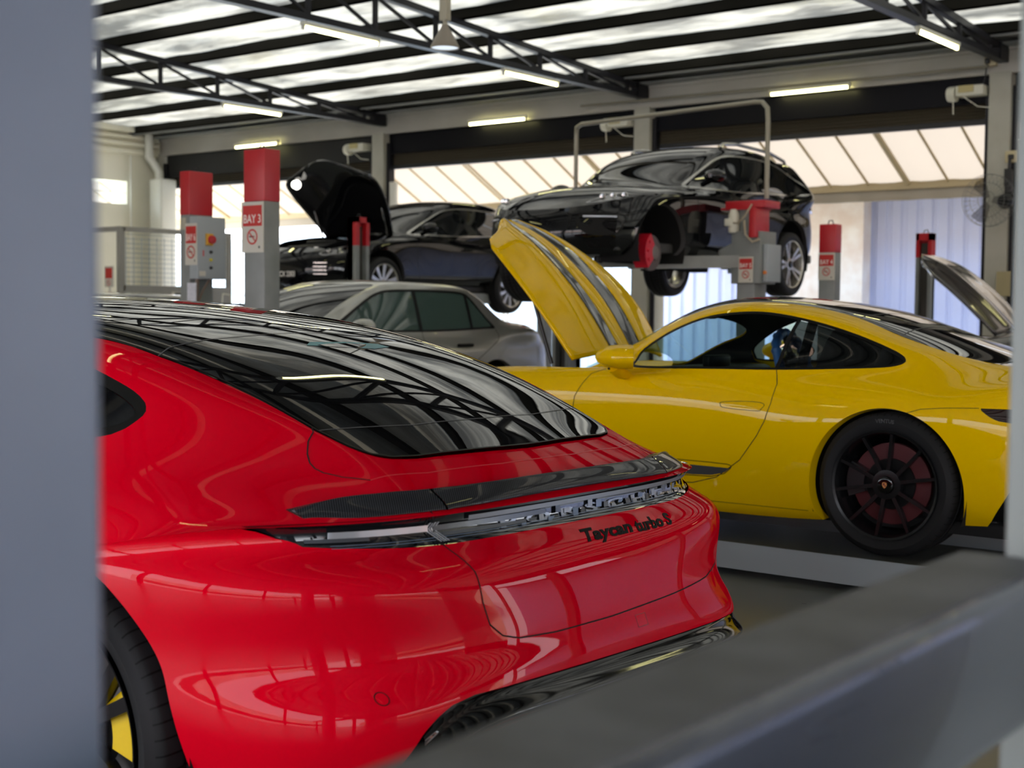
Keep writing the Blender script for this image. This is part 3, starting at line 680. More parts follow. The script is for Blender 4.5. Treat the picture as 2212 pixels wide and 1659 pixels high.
lift_post(-12.73, 12.88, .16, .24, 2.55, 2.18, 'slotted grey lift post with red top beside the raised car with open hood', slot='x')
lift_post(-9.96, 13.8, .253, .264, 2.83, 2.36, 'slotted grey lift post with red top in front of the lifted black car', slot='y')
lift_post(-11.33, 15.14, .143, .17, 2.74, 2.36, 'plain lift post with red top just behind the slotted post by the yellow hood')
p = lift_post(-6.54, 14.03, .19, .153, 2.33, 2.02, 'grey lift post with red top and BAY 4 sign before the blue wall')
bay_sign(p, -.095, -.003, 1.865, .195, .30, 'BAY 4')
lift_post(-6.50, 16.7, .196, .14, 2.36, 2.06, 'narrow slotted lift post with red top behind the raised bonnet', slot='y')
# post with motor and arms that carries the lifted car
t = empty('lift_post', (-7.06, 13.18, 0), label='lift post with red motor cover and BAY 5 sign carrying the black car', cat='lift post', group='two post lift columns')
MB().box((-.22, 0, 0), (0, .26, 2.46), .006).build('column', M['grey_steel'], t)
MB().box((-.36, -.03, 2.47), (.12, .32, 2.55), .01).box((-.4, -.05, 2.455), (.02, .3, 2.475)).build('red_cap', M['red_steel'], t)
MB().box((-.02, -.12, 2.15), (.06, .19, 2.455), .006).build('red_motor_cover', M['red_steel'], t)
MB().lathe([(.0001, 2.2), (.055, 2.21), (.06, 2.25), (.06, 2.4), (.04, 2.46)], (-.25, -.03, 0), 'z', 24).box((-.33, -.1, 2.28), (-.25, -.04, 2.36), .008).build('motor', M['housing'], t)
MB().tube([(.02, -.13, 2.5), (-.04, -.17, 2.38), (-.13, -.16, 2.3), (-.2, -.13, 2.31)], .01, 8).tube([(-.06, -.15, 2.33), (-.04, -.16, 2.18), (.04, -.15, 2.1), (.1, -.1, 2.13)], .012, 8).build('cable', mat('tan cable', (.4, .34, .24), .5), t)
MB().box((-.26, -.06, 1.66), (.09, .30, 2.22), .01).prism([(-.26, 2.1), (-.26, 1.9), (-.42, 1.98), (-.42, 2.02)], -.05, .0).build('carriage', M['grey_steel'], t)
MB().box((.09, .0, 1.68), (.15, .3, 2.08), .006).build('switch_box', M['box_grey'], t)
MB().lathe([(.0001, -.02), (.02, -.015), (.022, .01)], (.12, -.0, 1.78), 'y', 16).build('orange_knob', mat('orange knob', (.7, .2, .03), .4), t)
bay_sign(t, -.075, -.064, 1.81, .175, .275, 'BAY 5')
MB().bar((-.2, .0, 1.90), (-1.05, -.85, 1.87), .14, .13).bar((-1.0, -.8, 1.87), (-1.28, -1.08, 1.86), .11, .09).build('lift_arm', M['grey_steel'], t)
MB().bar((-.2, .2, 1.90), (-.9, 1.15, 1.87), .14, .13).build('lift_arm', M['grey_steel'], t)
for a, b in ((-1.28, -1.08), (-.9, 1.15)): MB().lathe([(.0001, 1.86), (.06, 1.86), (.06, 1.93), (.03, 1.95), (.03, 2.0), (.0001, 2.0)], (a, b, 0), 'z', 20).build('arm_pad', M['black'], t)
MB().box((-.34, -.1, 0), (.12, .36, .02)).build('base_plate', M['grey_steel'], t)
# ---- alignment ramp under the yellow car
rm = noise_mat('scuffed ramp top', (.045, .048, .04), (.075, .078, .066), 3, .35, .5, .1)
g = empty('vehicle_ramp', (-3.6, 7.235, 0), label='low grey alignment ramp carrying the yellow coupe', cat='ramp')
for s_, n in ((-1, 'near'), (1, 'far')):
    y0, y1 = (-.99, -.33) if s_ < 0 else (.33, .99)
    o = MB().box((-3.0, y0, .033), (3.4, y1, .170)).build('runway', M['box_grey'], g)
    MB().box((-3.0, y0+.003, .170), (3.4, y1-.003, .172)).build('runway_top', rm, o)
    MB().box((-2.7, y0+.08, 0), (-2.3, y1-.08, .033)).box((2.3, y0+.08, 0), (2.7, y1-.08, .033)).build('foot', M['black'], o)
# ---- mesh cage, sign board, sheets by the cream wall
g = empty('wire_cage', (-19.0, 13.8, 0), label='grey framed wire mesh cage beside the cream wall', cat='cage')
fm = mat('grey cage frame', (.30, .29, .26), .4)
MB().box((-.06, -.08, 0), (.02, .03, 2.66)).build('corner_post', fm, g)
MB().box((-.03, 0, 2.58), (.02, 2.2, 2.66)).build('top_rail', fm, g); MB().box((-.03, 0, 1.60), (.02, 2.2, 1.70)).build('lower_rail', fm, g)
MB().box((-.06, 2.2, 0), (.02, 2.28, 2.66)).build('corner_post', fm, g); MB().box((-2.6, -.06, 2.58), (0, 0, 2.66)).box((-2.66, -.06, 0), (-2.6, 0, 2.66)).build('side_rail', fm, g)
wm = MB()
for k in range(11): z = 1.76+k*.078; wm.tube([(0, 0, z), (0, 2.2, z)], .004, 5)
for k in range(14): y = .06+k*.155; wm.tube([(0, y, 1.7), (0, y, 2.5)], .005, 5)
wm.build('wire_mesh', mat('blue grey wire', (.16, .22, .26), .4, .4), g)
MB().box((-.0, .0, 1.02), (.03, 2.2, 1.6)).build('lower_panel', fm, g)
g = empty('bay_board', (-18.9, 13.45, 0), label='small white board with red block at the cage corner', cat='sign')
MB().box((-.10, -.01, 1.66), (.14, 0, 2.0)).box((.0, .0, 0), (.03, .03, 1.7)).build('board', M['white_card'], g); MB().box((-.07, -.014, 1.8), (.11, -.01, 1.97)).build('red_panel', M['sign_red'], g)
r_, k_ = MB(), MB(); no_smoking(r_, k_, (.02, -.014, 1.73), .05); r_.build('no_smoking_symbol', M['sign_red'], g); k_.build('cigarette', M['black'], g)
g = empty('name_board', (-18.6, 14.9, 0), label='white board with black capitals above the dark car roof', cat='sign')
MB().box((-.01, -.42, 1.37), (.0, .10, 1.60)).build('board', M['white_card'], g)
MB().box((-.05, -.4, 0), (-.01, -.36, 1.5)).box((-.05, .04, 0), (-.01, .08, 1.5)).build('stand', fm, g)
flat_text('lettering', 'MICHELIN', .1, M['black'], g, (.002, -.16, 1.52), (0, 1, 0), (0, 0, 1), .001, .40, .004)
g = empty('tool_trolley', (-18.45, 15.55, 0), label='dark trolley with bent white wires beside the white board', cat='trolley')
MB().box((-.3, -.35, .1), (.2, .35, 1.42), .02).build('cabinet', M['dark_steel'], g)
MB().tube([(.2, -.3, 1.42), (.2, -.28, 1.58), (.2, -.12, 1.56), (.2, -.1, 1.42)], .012, 8).tube([(.2, .1, 1.42), (.2, .16, 1.55), (.2, .3, 1.6)], .012, 8).build('wire_handle', M['housing'], g)
for a in (-.25, .15): MB().lathe([(.0001, -.02), (.05, -.02), (.05, .02), (.0001, .02)], (a, -.25, .05), 'y', 16).lathe([(.0001, -.02), (.05, -.02), (.05, .02), (.0001, .02)], (a, .25, .05), 'y', 16).build('castor', M['black'], g)
# ---- steelwork right in front of the camera
fg = noise_mat('slate blue steel paint', (.24, .29, .39), (.31, .37, .48), 4, .30, .45, .1, 3, lo=.3, hi=.7)
fgt = noise_mat('worn grey rail top', (.085, .085, .09), (.17, .17, .175), 9, .45, .6, .1, 5)
o = MB().box((-.94, .24, -.0), (-.694, .49, 2.6), .006).build('steel_post', fg); tag(o, 'slate blue steel post filling the left edge close by', 'post')
o = MB().box((-.472, 1.435, 0), (-.35, 1.56, 1.71), .005).build('steel_post', mat('grey green post', (.27, .29, .275), .4)); tag(o, 'slim grey post at the right edge behind the yellow tail', 'post')
g = empty('guard_rail', (-.458, .5, 1.0), label='dark blurred steel rail crossing the bottom corner in front', cat='rail')
MB().box((-.056, -1.6, -.03), (.056, .93, .112), .016).build('beam', mat('dark navy rail paint', (.016, .028, .062), .22, coat=.5), g)
MB().box((-.056, -1.6, .1110), (.038, .93, .1135)).build('top_plate', fgt, g)
for y in (-1.4, .4): MB().box((-.03, y-.03, -1.0), (.03, y+.03, -.03)).build('stanchion', M['dark_steel'], g)
# ---------------------------------------------------------------- car parts shared by all cars
paint = {'red': mat('guards red paint', (.68, .0, .012), .5, 0, .34, .0), 'yellow': mat('racing yellow paint', (.84, .52, .0), .5, 0, .5, .0),
         'black': mat('black car paint', (.004, .004, .005), .3, 0, .9, .0), 'silver': mat('smoke silver paint', (.30, .30, .275), .33, .55, .8), 'grey': mat('dark grey car paint', (.05, .045, .045), .3, .4, 1.)}
glass_blk = mat('black tinted glass', (.005, .005, .0055), .012, spec=.30)
gloss_blk = mat('gloss black trim', (.004, .004, .004), .06, spec=.5)
trim_blk = mat('satin black trim', (.007, .007, .007), .42, spec=.15)
gap_m = mat('shut line shadow gap', (.002, .002, .002), .9)
silver_rim = mat('silver wheel', (.62, .60, .56), .25, .8)
black_rim = mat('satin black wheel', (.008, .008, .009), .25, .0, 0, .35)
def carbon():
    m = mat('carbon fibre weave', (.02, .02, .022), .4, 0, .5, .05); nt = m.node_tree; b = nt.nodes['Principled BSDF']; L = nt.links.new
    tc = nt.nodes.new('ShaderNodeTexCoord'); mp = nt.nodes.new('ShaderNodeMapping'); mp.inputs['Rotation'].default_value = (0, 0, R(38)); mp.inputs['Scale'].default_value = (1, 1, 1)
    w = nt.nodes.new('ShaderNodeTexWave'); w.wave_type = 'BANDS'; w.bands_direction = 'Y'; w.inputs['Scale'].default_value = 60; w.inputs['Distortion'].default_value = .0
    r = nt.nodes.new('ShaderNodeValToRGB'); r.color_ramp.elements[0].color = (.006, .006, .007, 1); r.color_ramp.elements[1].color = (.045, .048, .055, 1); r.color_ramp.elements[0].position = .35; r.color_ramp.elements[1].position = .7
    L(tc.outputs['Object'], mp.inputs[0]); L(mp.outputs[0], w.inputs[0]); L(w.outputs['Fac'], r.inputs[0]); L(r.outputs[0], b.inputs['Base Color']); return m
carbon_m = carbon()
def tread_mat():
    m = mat('tyre tread', (.014, .014, .015), .55, spec=.18); nt = m.node_tree; b = nt.nodes['Principled BSDF']; L = nt.links.new
    tc = nt.nodes.new('ShaderNodeTexCoord'); sp = nt.nodes.new('ShaderNodeSeparateXYZ'); L(tc.outputs['Object'], sp.inputs[0])
    at = nt.nodes.new('ShaderNodeMath'); at.operation = 'ARCTAN2'; L(sp.outputs['X'], at.inputs[0]); L(sp.outputs['Z'], at.inputs[1])
    m1 = nt.nodes.new('ShaderNodeMath'); m1.operation = 'MULTIPLY'; m1.inputs[1].default_value = 60; L(at.outputs[0], m1.inputs[0])
    sk = nt.nodes.new('ShaderNodeMath'); sk.operation = 'MULTIPLY_ADD'; sk.inputs[1].default_value = 18; L(sp.outputs['Y'], sk.inputs[0]); L(m1.outputs[0], sk.inputs[2])
    si = nt.nodes.new('ShaderNodeMath'); si.operation = 'SINE'; L(sk.outputs[0], si.inputs[0])
    gr = nt.nodes.new('ShaderNodeMath'); gr.operation = 'GREATER_THAN'; gr.inputs[1].default_value = .93; L(si.outputs[0], gr.inputs[0])
    rx = nt.nodes.new('ShaderNodeVectorMath'); rx.operation = 'LENGTH'; cx = nt.nodes.new('ShaderNodeCombineXYZ'); L(sp.outputs['X'], cx.inputs[0]); L(sp.outputs['Z'], cx.inputs[1]); L(cx.outputs[0], rx.inputs[0])
    g2 = nt.nodes.new('ShaderNodeMath'); g2.operation = 'GREATER_THAN'; g2.inputs[1].default_value = .338; L(rx.outputs['Value'], g2.inputs[0])
    mu = nt.nodes.new('ShaderNodeMath'); mu.operation = 'MULTIPLY'; L(gr.outputs[0], mu.inputs[0]); L(g2.outputs[0], mu.inputs[1])
    mx = nt.nodes.new('ShaderNodeMix'); mx.data_type = 'RGBA'; mx.inputs['A'].default_value = (.017, .017, .018, 1); mx.inputs['B'].default_value = (.001, .001, .001, 1)
    L(mu.outputs[0], mx.inputs['Factor']); L(mx.outputs['Result'], b.inputs['Base Color']); return m
tread_m = tread_mat()
def wheel(parent, x, y, z, side, r=.358, wid=.30, rim=.284, style='ten', rim_m=None, cal=None, disc=True, tyre=True, cal_ang=0., spin=0.):
    """y: outer face; side +1 left. built in place about its own centre"""
    o = None; k = side
    if tyre:
        h = r-rim; pr = [(rim-.012, -.02), (rim+.006, -.004), (rim+h*.5, .004), (r-.022, -.012), (r-.008, -.022), (r-.003, -.035), (r, -.06), (r, -.075), (r-.007, -.077), (r-.007, -.087), (r, -.089), (r+.001, -wid*.5+.02), (r-.007, -wid*.5+.018), (r-.007, -wid*.5+.006), (r+.001, -wid*.5+.004)]
        pr = pr+[(a, -wid-b) for a, b in pr[::-1]]
        o = MB().lathe([(a, b*k) for a, b in pr], (0, 0, 0), 'y', 96).build('wheel', tread_m, parent, loc=(x, y, z))
        off = (0, 0, 0); base = o
    else: base = parent; off = (x, y, z)
    if tyre:
        rb = [(rim-.004, .001), (rim-.016, -.004), (rim-.022, -.02), (rim-.03, -.06), (rim-.045, -.12), (rim-.05, -wid+.02), (rim-.01, -wid+.005)]
        ri = MB().lathe([(a, b*k) for a, b in rb], off, 'y', 80); 
        n = {'ten': 5, 'multi': 10, 'five': 5}[style]; R1 = rim-.02
        for i in range(n):
            a0 = 2*math.pi*i/n+spin
            def P(rad, ang, d): return (off[0]+rad*math.sin(ang), off[1]+d*k, off[2]+rad*math.cos(ang))
            def blade(a1, a2, w1, w2, d1=-.035, d2=-.012, th=.03):
                V = []
                for rad, ang, ww, dd in ((.055, a1, w1, d1-.0), (R1*.55, (a1*.5+a2*.5), (w1+w2)/2, d1+.004), (R1, a2, w2, d2)):
                    for s_, t_ in ((-1, 0), (1, 0), (1, -th), (-1, -th)): V.append(P(math.hypot(rad, ww/2), ang+s_*math.atan2(ww/2, rad), dd+t_))
                F = []
                for j in range(2):
                    q = 4*j; F += [(q, q+1, q+5, q+4), (q+1, q+2, q+6, q+5), (q+2, q+3, q+7, q+6), (q+3, q, q+4, q+7)]
                ri.add(V, F)
            if style == 'ten': blade(a0-.26, a0-.30, .020, .015); blade(a0+.26, a0+.30, .020, .015)
            elif style == 'five': blade(a0-.13, a0-.17, .03, .034); blade(a0+.13, a0+.17, .03, .034)
            else: blade(a0, a0-.04, .04, .052, -.03, -.014)
        ri.lathe([(.0001, -.028*k), (.035, -.028*k), (.072, -.034*k), (.078, -.07*k)], off, 'y', 40)
        ro = ri.build('rim', rim_m or black_rim, base)
        cap = MB().lathe([(.0001, -.012*k), (.030, -.012*k), (.040, -.016*k), (.043, -.03*k)], off, 'y', 40).build('centre_cap', gloss_blk, base)
    if disc:
        MB().lathe([(.05, -.09*k), (.09, -.085*k), (.10, -.10*k), (.195, -.10*k), (.195, -.13*k), (.05, -.13*k)], off, 'y', 60).build('brake_disc', mat('brake disc', (.16, .15, .145), .35, .8), base)
    if cal:
        V = []; b = MB(); a0 = cal_ang
        pr = []
        for j in range(13):
            a = a0-.42+.84*j/12; pr.append(a)
        for dd in (-.055, -.165):
            for rad in (.125, .215):
                for a in pr: V.append((off[0]+rad*math.sin(a), off[1]+dd*k, off[2]+rad*math.cos(a)))
        F = []
        for j in range(12):
            F += [(j, j+1, 13+j+1, 13+j), (26+j, 26+j+1, 39+j+1, 39+j), (13+j, 13+j+1, 39+j+1, 39+j), (j, j+1, 26+j+1, 26+j)]
        F += [(0, 13, 39, 26), (12, 25, 51, 38)]
        b.add(V, F).build('brake_caliper', cal, base)
    return base
def side_xy(P): return P.V[:, [0, 2]]
def take(P, poly, side=None, plane='xz', extra=None):
    """(inside, outside) of a polygon seen along an axis; side: +1/-1 keeps to one flank"""
    q = P.V[:, [0, 2]] if plane == 'xz' else P.V[:, [0, 1]] if plane == 'xy' else P.V[:, [1, 2]]
    f = poly_sdf(q, poly)
    if side is not None: f = np.maximum(f, side-P.V[:, 1] if side > 0 else P.V[:, 1]-side)
    if extra is not None: f = np.maximum(f, extra(P.V))
    return P.cut(f)
def ribbon(parent, bv, line, w, m, name='shut_line', plane='xz', side=1, lift=.0012, step=.012):
    """a thin strip along a line drawn on the body; plane xz: seen from the side, yz: from behind, yzf: from the front, xy: from above"""
    Q = [np.asarray(line[0], float)]
    for a, b in zip(line[:-1], line[1:]):
        a, b = np.asarray(a, float), np.asarray(b, float); n = max(1, int(np.linalg.norm(b-a)/step)); Q += [a+(b-a)*(i+1)/n for i in range(n)]
    pts = []
    for u, v in Q:
        o, d = {'xz': ((u, side*3, v), (0, -side, 0)), 'yz': ((-4, u, v), (1, 0, 0)), 'yzf': ((7, u, v), (-1, 0, 0)), 'xy': ((u, v, 4), (0, 0, -1))}[plane]
        h = bv.ray_cast(Vector(o), Vector(d))
        if h[0]: n_ = h[1] if h[1].dot(Vector(d)) < 0 else -h[1]; pts.append((h[0], n_))
    if len(pts) < 2: return None
    V, k = [], len(pts)
    for i, (p, n_) in enumerate(pts):
        t = (pts[min(i+1, k-1)][0]-pts[max(i-1, 0)][0]).normalized(); q = n_.cross(t)
        V += [p+q*w/2+n_*lift, p-q*w/2+n_*lift]
    return MB().add(V, [(2*i, 2*i+1, 2*i+3, 2*i+2) for i in range(k-1)], True).build(name, m, parent)
def bvh(P):
    from mathutils.bvhtree import BVHTree
    return BVHTree.FromPolygons([tuple(v) for v in P.V.tolist()], P.F)
def arches(P, r, xs, zc, ymin=.55, depth=.05):
    """open the wheel arches; returns (rest, list of lips)"""
    lips = []
    for x in xs:
        for s in (-1, 1):
            f = np.maximum(np.hypot(P.V[:, 0]-x, P.V[:, 2]-zc)-r, ymin-s*P.V[:, 1]); _, P = P.cut(f)
            lips.append(P.rim(lambda V: (np.abs(np.hypot(V[:, 0]-x, V[:, 2]-zc)-r) < .004) & (s*V[:, 1] > ymin+.02), lambda V: np.c_[(V[:, 0]-x)*-.02, -s*np.full(len(V), depth), (V[:, 2]-zc)*-.02]))
    return P, lips
def wells(root, r, xs, zc, yo, yi=.45):
    for x in xs:
        for s in (-1, 1):
            b = MB(); V = []; n = 28
            for k in range(n+1):
                a = -math.pi*.62+2*math.pi*.62*k/n; V += [(x+(r+.012)*math.sin(a), s*yo, zc+(r+.012)*math.cos(a)), (x+(r+.012)*math.sin(a), s*yi, zc+(r+.012)*math.cos(a))]
            b.add(V, [(2*k, 2*k+1, 2*k+3, 2*k+2) for k in range(n)], True)
            b.add([V[2*k+1] for k in range(n+1)], [tuple(range(n+1))]); b.build('wheel_arch_liner', gap_m, root)
# ---------------------------------------------------------------- red car: shell data
TAY_X, TAY_Y = -2.79, 2.80
def taycan_shells():
    S = Row([(-.8, .94), (0, .965), (1.45, .93), (2.9, .955), (3.85, .88)], [(-.8, .900), (-.56, .893), (-.38, .868), (-.15, .825), (.1, .80), (.5, .79), (2.6, .78), (3.2, .75), (3.85, .66)], -.79, 3.85, pr=4.05)
    mk = lambda w, z, xr, xf, **k: Row(w, z, xr, xf, **k)
    sw = lambda r, a, m, b, f: [(-.9, r), (-.3, (r+a)/2+.005), (0, a), (1.45, m), (2.9, b), (3.88, f)]
    rows = [mk(sw(.80, .84, .84, .84, .78), [(-.9, .20), (0, .19), (1.4, .16), (3.9, .15)], -.80, 3.75),
            mk(sw(.90, .93, .92, .93, .84), [(-.9, .34), (0, .30), (1.4, .24), (3.9, .24)], -.89, 3.82, pr=5.),
            mk(sw(.955, .965, .95, .96, .90), [(-.9, .50), (-.3, .48), (1.4, .34), (3.9, .40)], -.935, 3.88, pr=5.),
            mk(sw(.945, .968, .925, .965, .91), [(-.9, .60), (-.3, .58), (1.4, .46), (3.9, .50)], -.912, 3.88),
            mk(sw(.962, .972, .925, .968, .91), [(-.9, .72), (-.3, .69), (1.4, .60), (3.9, .57)], -.888, 3.87, pr=4.5),
            mk(sw(.962, .972, .935, .965, .90), [(-.9, .80), (-.3, .775), (1.4, .70), (3.9, .62)], -.855, 3.86, pr=5.),
            mk(sw(.945, .968, .935, .96, .89), [(-.9, .835), (-.56, .838), (-.3, .815), (0, .775), (1.4, .755), (3.9, .64)], -.80, 3.855, pr=4.2), S]
    low = lower_shell(rows, 5, 30, 60, 24, 8)
    inner = [
      [(-.5, .82, .93), (-.3, .885, .925), (0, .935, .895), (1, .925, .87), (2, .91, .86), (2.9, .90, .87), (3.4, .86, .80)],
      [(-.5, .70, .97), (-.3, .77, .985), (0, .84, .985), (.3, .855, .975), (1, .85, .955), (2.2, .86, .945), (2.9, .82, .94), (3.4, .78, .84)],
      [(-.65, .58, .965), (-.5, .60, 1.0), (-.3, .665, 1.055), (0, .755, 1.075), (.3, .79, 1.055), (.8, .80, 1.04), (1.5, .80, 1.03), (2.3, .79, 1.02), (2.9, .70, .96), (3.3, .66, .86)],
      [(-.65, .52, .985), (-.5, .53, 1.03), (-.3, .575, 1.105), (0, .665, 1.165), (.3, .70, 1.18), (.8, .72, 1.19), (1.5, .72, 1.19), (2.0, .70, 1.16), (2.5, .66, 1.06), (2.9, .63, .975), (3.3, .58, .87)],
      [(-.6, .47, 1.01), (-.45, .495, 1.07), (-.24, .53, 1.142), (-.07, .555, 1.194), (.08, .575, 1.243), (.3, .60, 1.285), (.8, .62, 1.325), (1.4, .62, 1.33), (1.9, .61, 1.29), (2.4, .60, 1.17), (2.9, .56, .99), (3.3, .46, .88)],
      [(-.6, .25, 1.045), (-.45, .26, 1.082), (-.24, .28, 1.152), (0, .31, 1.222), (.3, .33, 1.302), (.8, .34, 1.368), (1.4, .34, 1.385), (1.9, .34, 1.345), (2.4, .34, 1.21), (2.9, .3, 1.01), (3.3, .24, .90)],
      [(-.7, 0, 1.005), (-.6, 0, 1.055), (-.45, 0, 1.092), (-.24, 0, 1.165), (0, 0, 1.238), (.3, 0, 1.316), (.8, 0, 1.382), (1.4, 0, 1.40), (1.9, 0, 1.36), (2.4, 0, 1.22), (2.9, 0, 1.015), (3.3, 0, .91)]]
    gr = [.90, .80, .70, .60, .54, .46, .24, 0]; gf = [.85, .75, .66, .57, .5, .4, .22, 0]
    up = upper_shell(S, inner, gr, gf, -.2, 3.1, 150, 8)
    return low, up
# ---------------------------------------------------------------- red car
def build_red():
    root = empty('sports_sedan', (TAY_X, TAY_Y, 0), R(180), label='glossy red fastback car with black glass roof and carbon tail spoiler', cat='car')
    low, up = taycan_shells(); whole = bvh(low+up); PT = paint['red']
    def sx_at(y, z): h = whole.ray_cast(Vector((-3, y, z)), Vector((1, 0, 0))); return h[0].x if h[0] else None
    low, lips = arches(low, .43, (0, 2.9), .36)
    ab = lambda V: np.abs(V[:, 1])
    # lamp band
    def lampf(V):
        zb = .835+.022*np.clip((ab(V)-.5)/.35, 0, 1)**1.5
        return np.maximum(np.maximum(zb-V[:, 2], V[:, 0]+.545+(.893-V[:, 2])*2.0), V[:, 0]+.3)
    lamp, low = low.cut(lampf(low.V))
    # lower black apron
    apl = [(1.2, -.2), (1.2, .16), (.79, .18), (.755, .28), (.70, .386), (.66, .465), (.62, .505), (.55, .524), (.34, .524), (0, .518), (-.40, .511), (-.60, .503), (-.78, .487), (-.88, .44), (-.93, .34), (-.96, .2), (-1.2, .18), (-1.2, -.2)]
    apron, low = take(low, apl, None, 'yz', lambda V: V[:, 0]+.42)
    # tailgate
    tg = [(.508, .93), (.503, .845), (.49, .825), (.466, .778), (.461, .712), (.445, .66), (.41, .63), (.36, .617), (.23, .609), (0, .607), (-.30, .615), (-.52, .624), (-.64, .642), (-.70, .672), (-.745, .72), (-.77, .78), (-.755, .84), (-.74, .93)]
    rear = lambda V: V[:, 0]+.42
    ribbon(root, whole, tg, .0034, gap_m, plane='yz'); gate, low = take(low, tg, None, 'yz', rear)
    put(low, 'lower_body', PT, root); put(gate, 'tailgate', PT, root); [put(l_, 'arch_lip', PT, root) for l_ in lips]
    put(apron.shift(-.008), 'rear_apron', gloss_blk, root)
    lo = put(lamp.shift(-.006), 'light_bar', mat('clear dark lamp lens', (.010, .011, .013), .04, coat=1.), root)
    # strips inside the lamp
    def strip(y0, y1, z0, z1, m, name, par, off=.0075, n=40, taper=0.):
        V, F = [], []
        for i in range(n+1):
            y = y0+(y1-y0)*i/n; tp = taper*i/n
            for z in (z0+(z1-z0)*tp*.5, z1-(z1-z0)*tp*.5):
                x = sx_at(y, z); V.append(((x if x is not None else -.7)-off+.0075-.003, y, z))
        F = [(2*i, 2*i+2, 2*i+3, 2*i+1) for i in range(n)]; return MB().add(V, F, True).build(name, m, par)
    gs = mat('satin grey lamp strip', (.30, .33, .37), .3, .3); ws = mat('pale lamp reflector', (.50, .54, .58), .2, .5); ds = mat('dim lamp reflector', (.09, .10, .115), .25, .4); bs = mat('blue grey lamp facet', (.16, .22, .32), .3, .3)
    strip(.40, -.72, .880, .891, gs, 'upper_strip', lo, .006)
    strip(.74, .52, .866, .880, ws, 'side_reflector', lo, .006, taper=.0); strip(.78, .66, .858, .866, ds, 'side_reflector', lo, .006)
    strip(.505, .12, .866, .878, ds, 'middle_reflector', lo, .006); strip(.50, .20, .853, .861, ds, 'middle_reflector', lo, .006)
    for z in (.8455, .8505): strip(.74, -.60, z, z+.0012, bs, 'light_line', lo, .006)
    for y, dy in ((.515, .0), (.500, .0)):
        for s_, m in ((0, ws), (.008, gs)):
            V = []
            for z, yy in ((.885, y), (.872, y+.012), (.865, y+.008), (.842, y-.020)):
                for q in (0, .005): x = sx_at(yy-s_-q, z) or -.75; V.append((x-.0012, yy-s_-q, z))
            MB().add(V, [(0, 2, 3, 1), (2, 4, 5, 3), (4, 6, 7, 5)]).build('chevron_bar', m, lo)
    rr = random.Random(4)
    for i in range(26):
        y = .22-.035*i; h = .006+.014*rr.random(); z = .846+.02*rr.random()
        V = []
        for yy, zz in ((y, z), (y-.012-.014*rr.random(), z), (y-.018-.014*rr.random(), min(.879, z+h)), (y-.004, min(.879, z+h))): x = sx_at(yy, zz) or -.75; V.append((x-.0008, yy, zz))
        MB().add(V, [(0, 1, 2, 3)]).build('lamp_facet', (bs, ds, gs)[i % 3], lo)
    def on_tail(body, size, fit, yc, zc, sl, m, name, par, off, shear=0., bold=0., ext=.0012, back=0):
        V, F = text_piece(body, size, ext, shear, fit, bold); W_ = []
        for v in V:
            y = yc-v[0]; z = zc+v[1]+sl*v[0]; x = sx_at(y, z) or -.8; W_.append((x-off-(v[2]+ext), y, z))
        return MB().add(W_, F).build(name, m, par)
    on_tail('P O R S C H E', .030, .74, -.08, .8495, .0, mat('lamp lettering', (.34, .38, .45), .25, .5), 'lettering', lo, -.004, bold=.0006)
    bdg = mat('black badge', (.002, .002, .002), .5, spec=.1)
    on_tail('Taycan', .036, .215, -.075, .792, -.0, bdg, 'model_badge', root, .0, .35, .0012)
    on_tail('turbo S', .036, .185, -.29, .789, -.0, bdg, 'model_badge', root, .0, .35, .0012)
    # spoiler
    T = [(0, -.765, .957), (.2, -.760, .956), (.45, -.732, .953), (.6, -.676, .950), (.70, -.630, .942), (.77, -.60, .924)]
    Bt = [(0, -.792, .917), (.2, -.790, .916), (.45, -.775, .911), (.6, -.735, .909), (.70, -.685, .907), (.77, -.622, .905)]
    for k, (a, b) in enumerate(((.472, .77), (-.466, .466), (-.77, -.472))):
        ys = np.linspace(a, b, 46); V = []
        for y in ys:
            t = keyed(T, abs(y)); q = keyed(Bt, abs(y)); e = max(0, 1-max(0, abs(y)-.70)/.07)
            f = whole.ray_cast(Vector((t[0]+.028, y, 3)), Vector((0, 0, -1))); fz = f[0].z if f[0] else t[1]
            V.append([(t[0]+.040, fz-.004), (t[0]+.026, fz+.002), (t[0]+.012, t[1]-.001), (t[0], t[1]+.002), (t[0]-.003, t[1]-.003), ((t[0]+q[0])/2-.006, (t[1]*.55+q[1]*.45)), (q[0]-.004, q[1]+.003), (q[0]+.004, q[1]-.001), (q[0]+.04, q[1]+.002)])
        G = np.array([[(x, y, z) for x, z in row] for y, row in zip(ys, V)])
        P = outward(piece(relax(spl(np.swapaxes(G, 0, 1), 4, (3, 7)).swapaxes(0, 1), 5, False, (12, 28))), (-.3, 0, .7)); o = put(P, 'tail_spoiler', carbon_m, root, 'carbon fibre spoiler section' )
        [MB().add([tuple(p) for p in G[e_]], [tuple(range(9))]).build('spoiler_end', gloss_blk, o) for e_ in (0, -1)]
    # black ledge over the apron
    ys = list(np.linspace(.66, -.905, 70)); V = []; xl = -.85
    for y in ys:
        zt = float(np.interp(-y, [-.66, -.60, -.45, .5, .8, .93], [.455, .505, .524, .508, .487, .43])); x = sx_at(y, zt); x = xl if x is None else x; xl = x
        V.append([(x+.012, y, zt+.004), (x-.004, y, zt-.004), (x-.006, y, zt-.022), (x-.030, y, zt-.040), (x-.038, y, zt-.050), (x-.034, y, zt-.060), (x-.006, y, zt-.075), (x+.03, y, zt-.08)])
    G = np.array(V); put(outward(piece(relax(spl(G.swapaxes(0, 1), 4).swapaxes(0, 1), 10)), (-.3, 0, .5)), 'diffuser_blade', gloss_blk, root)
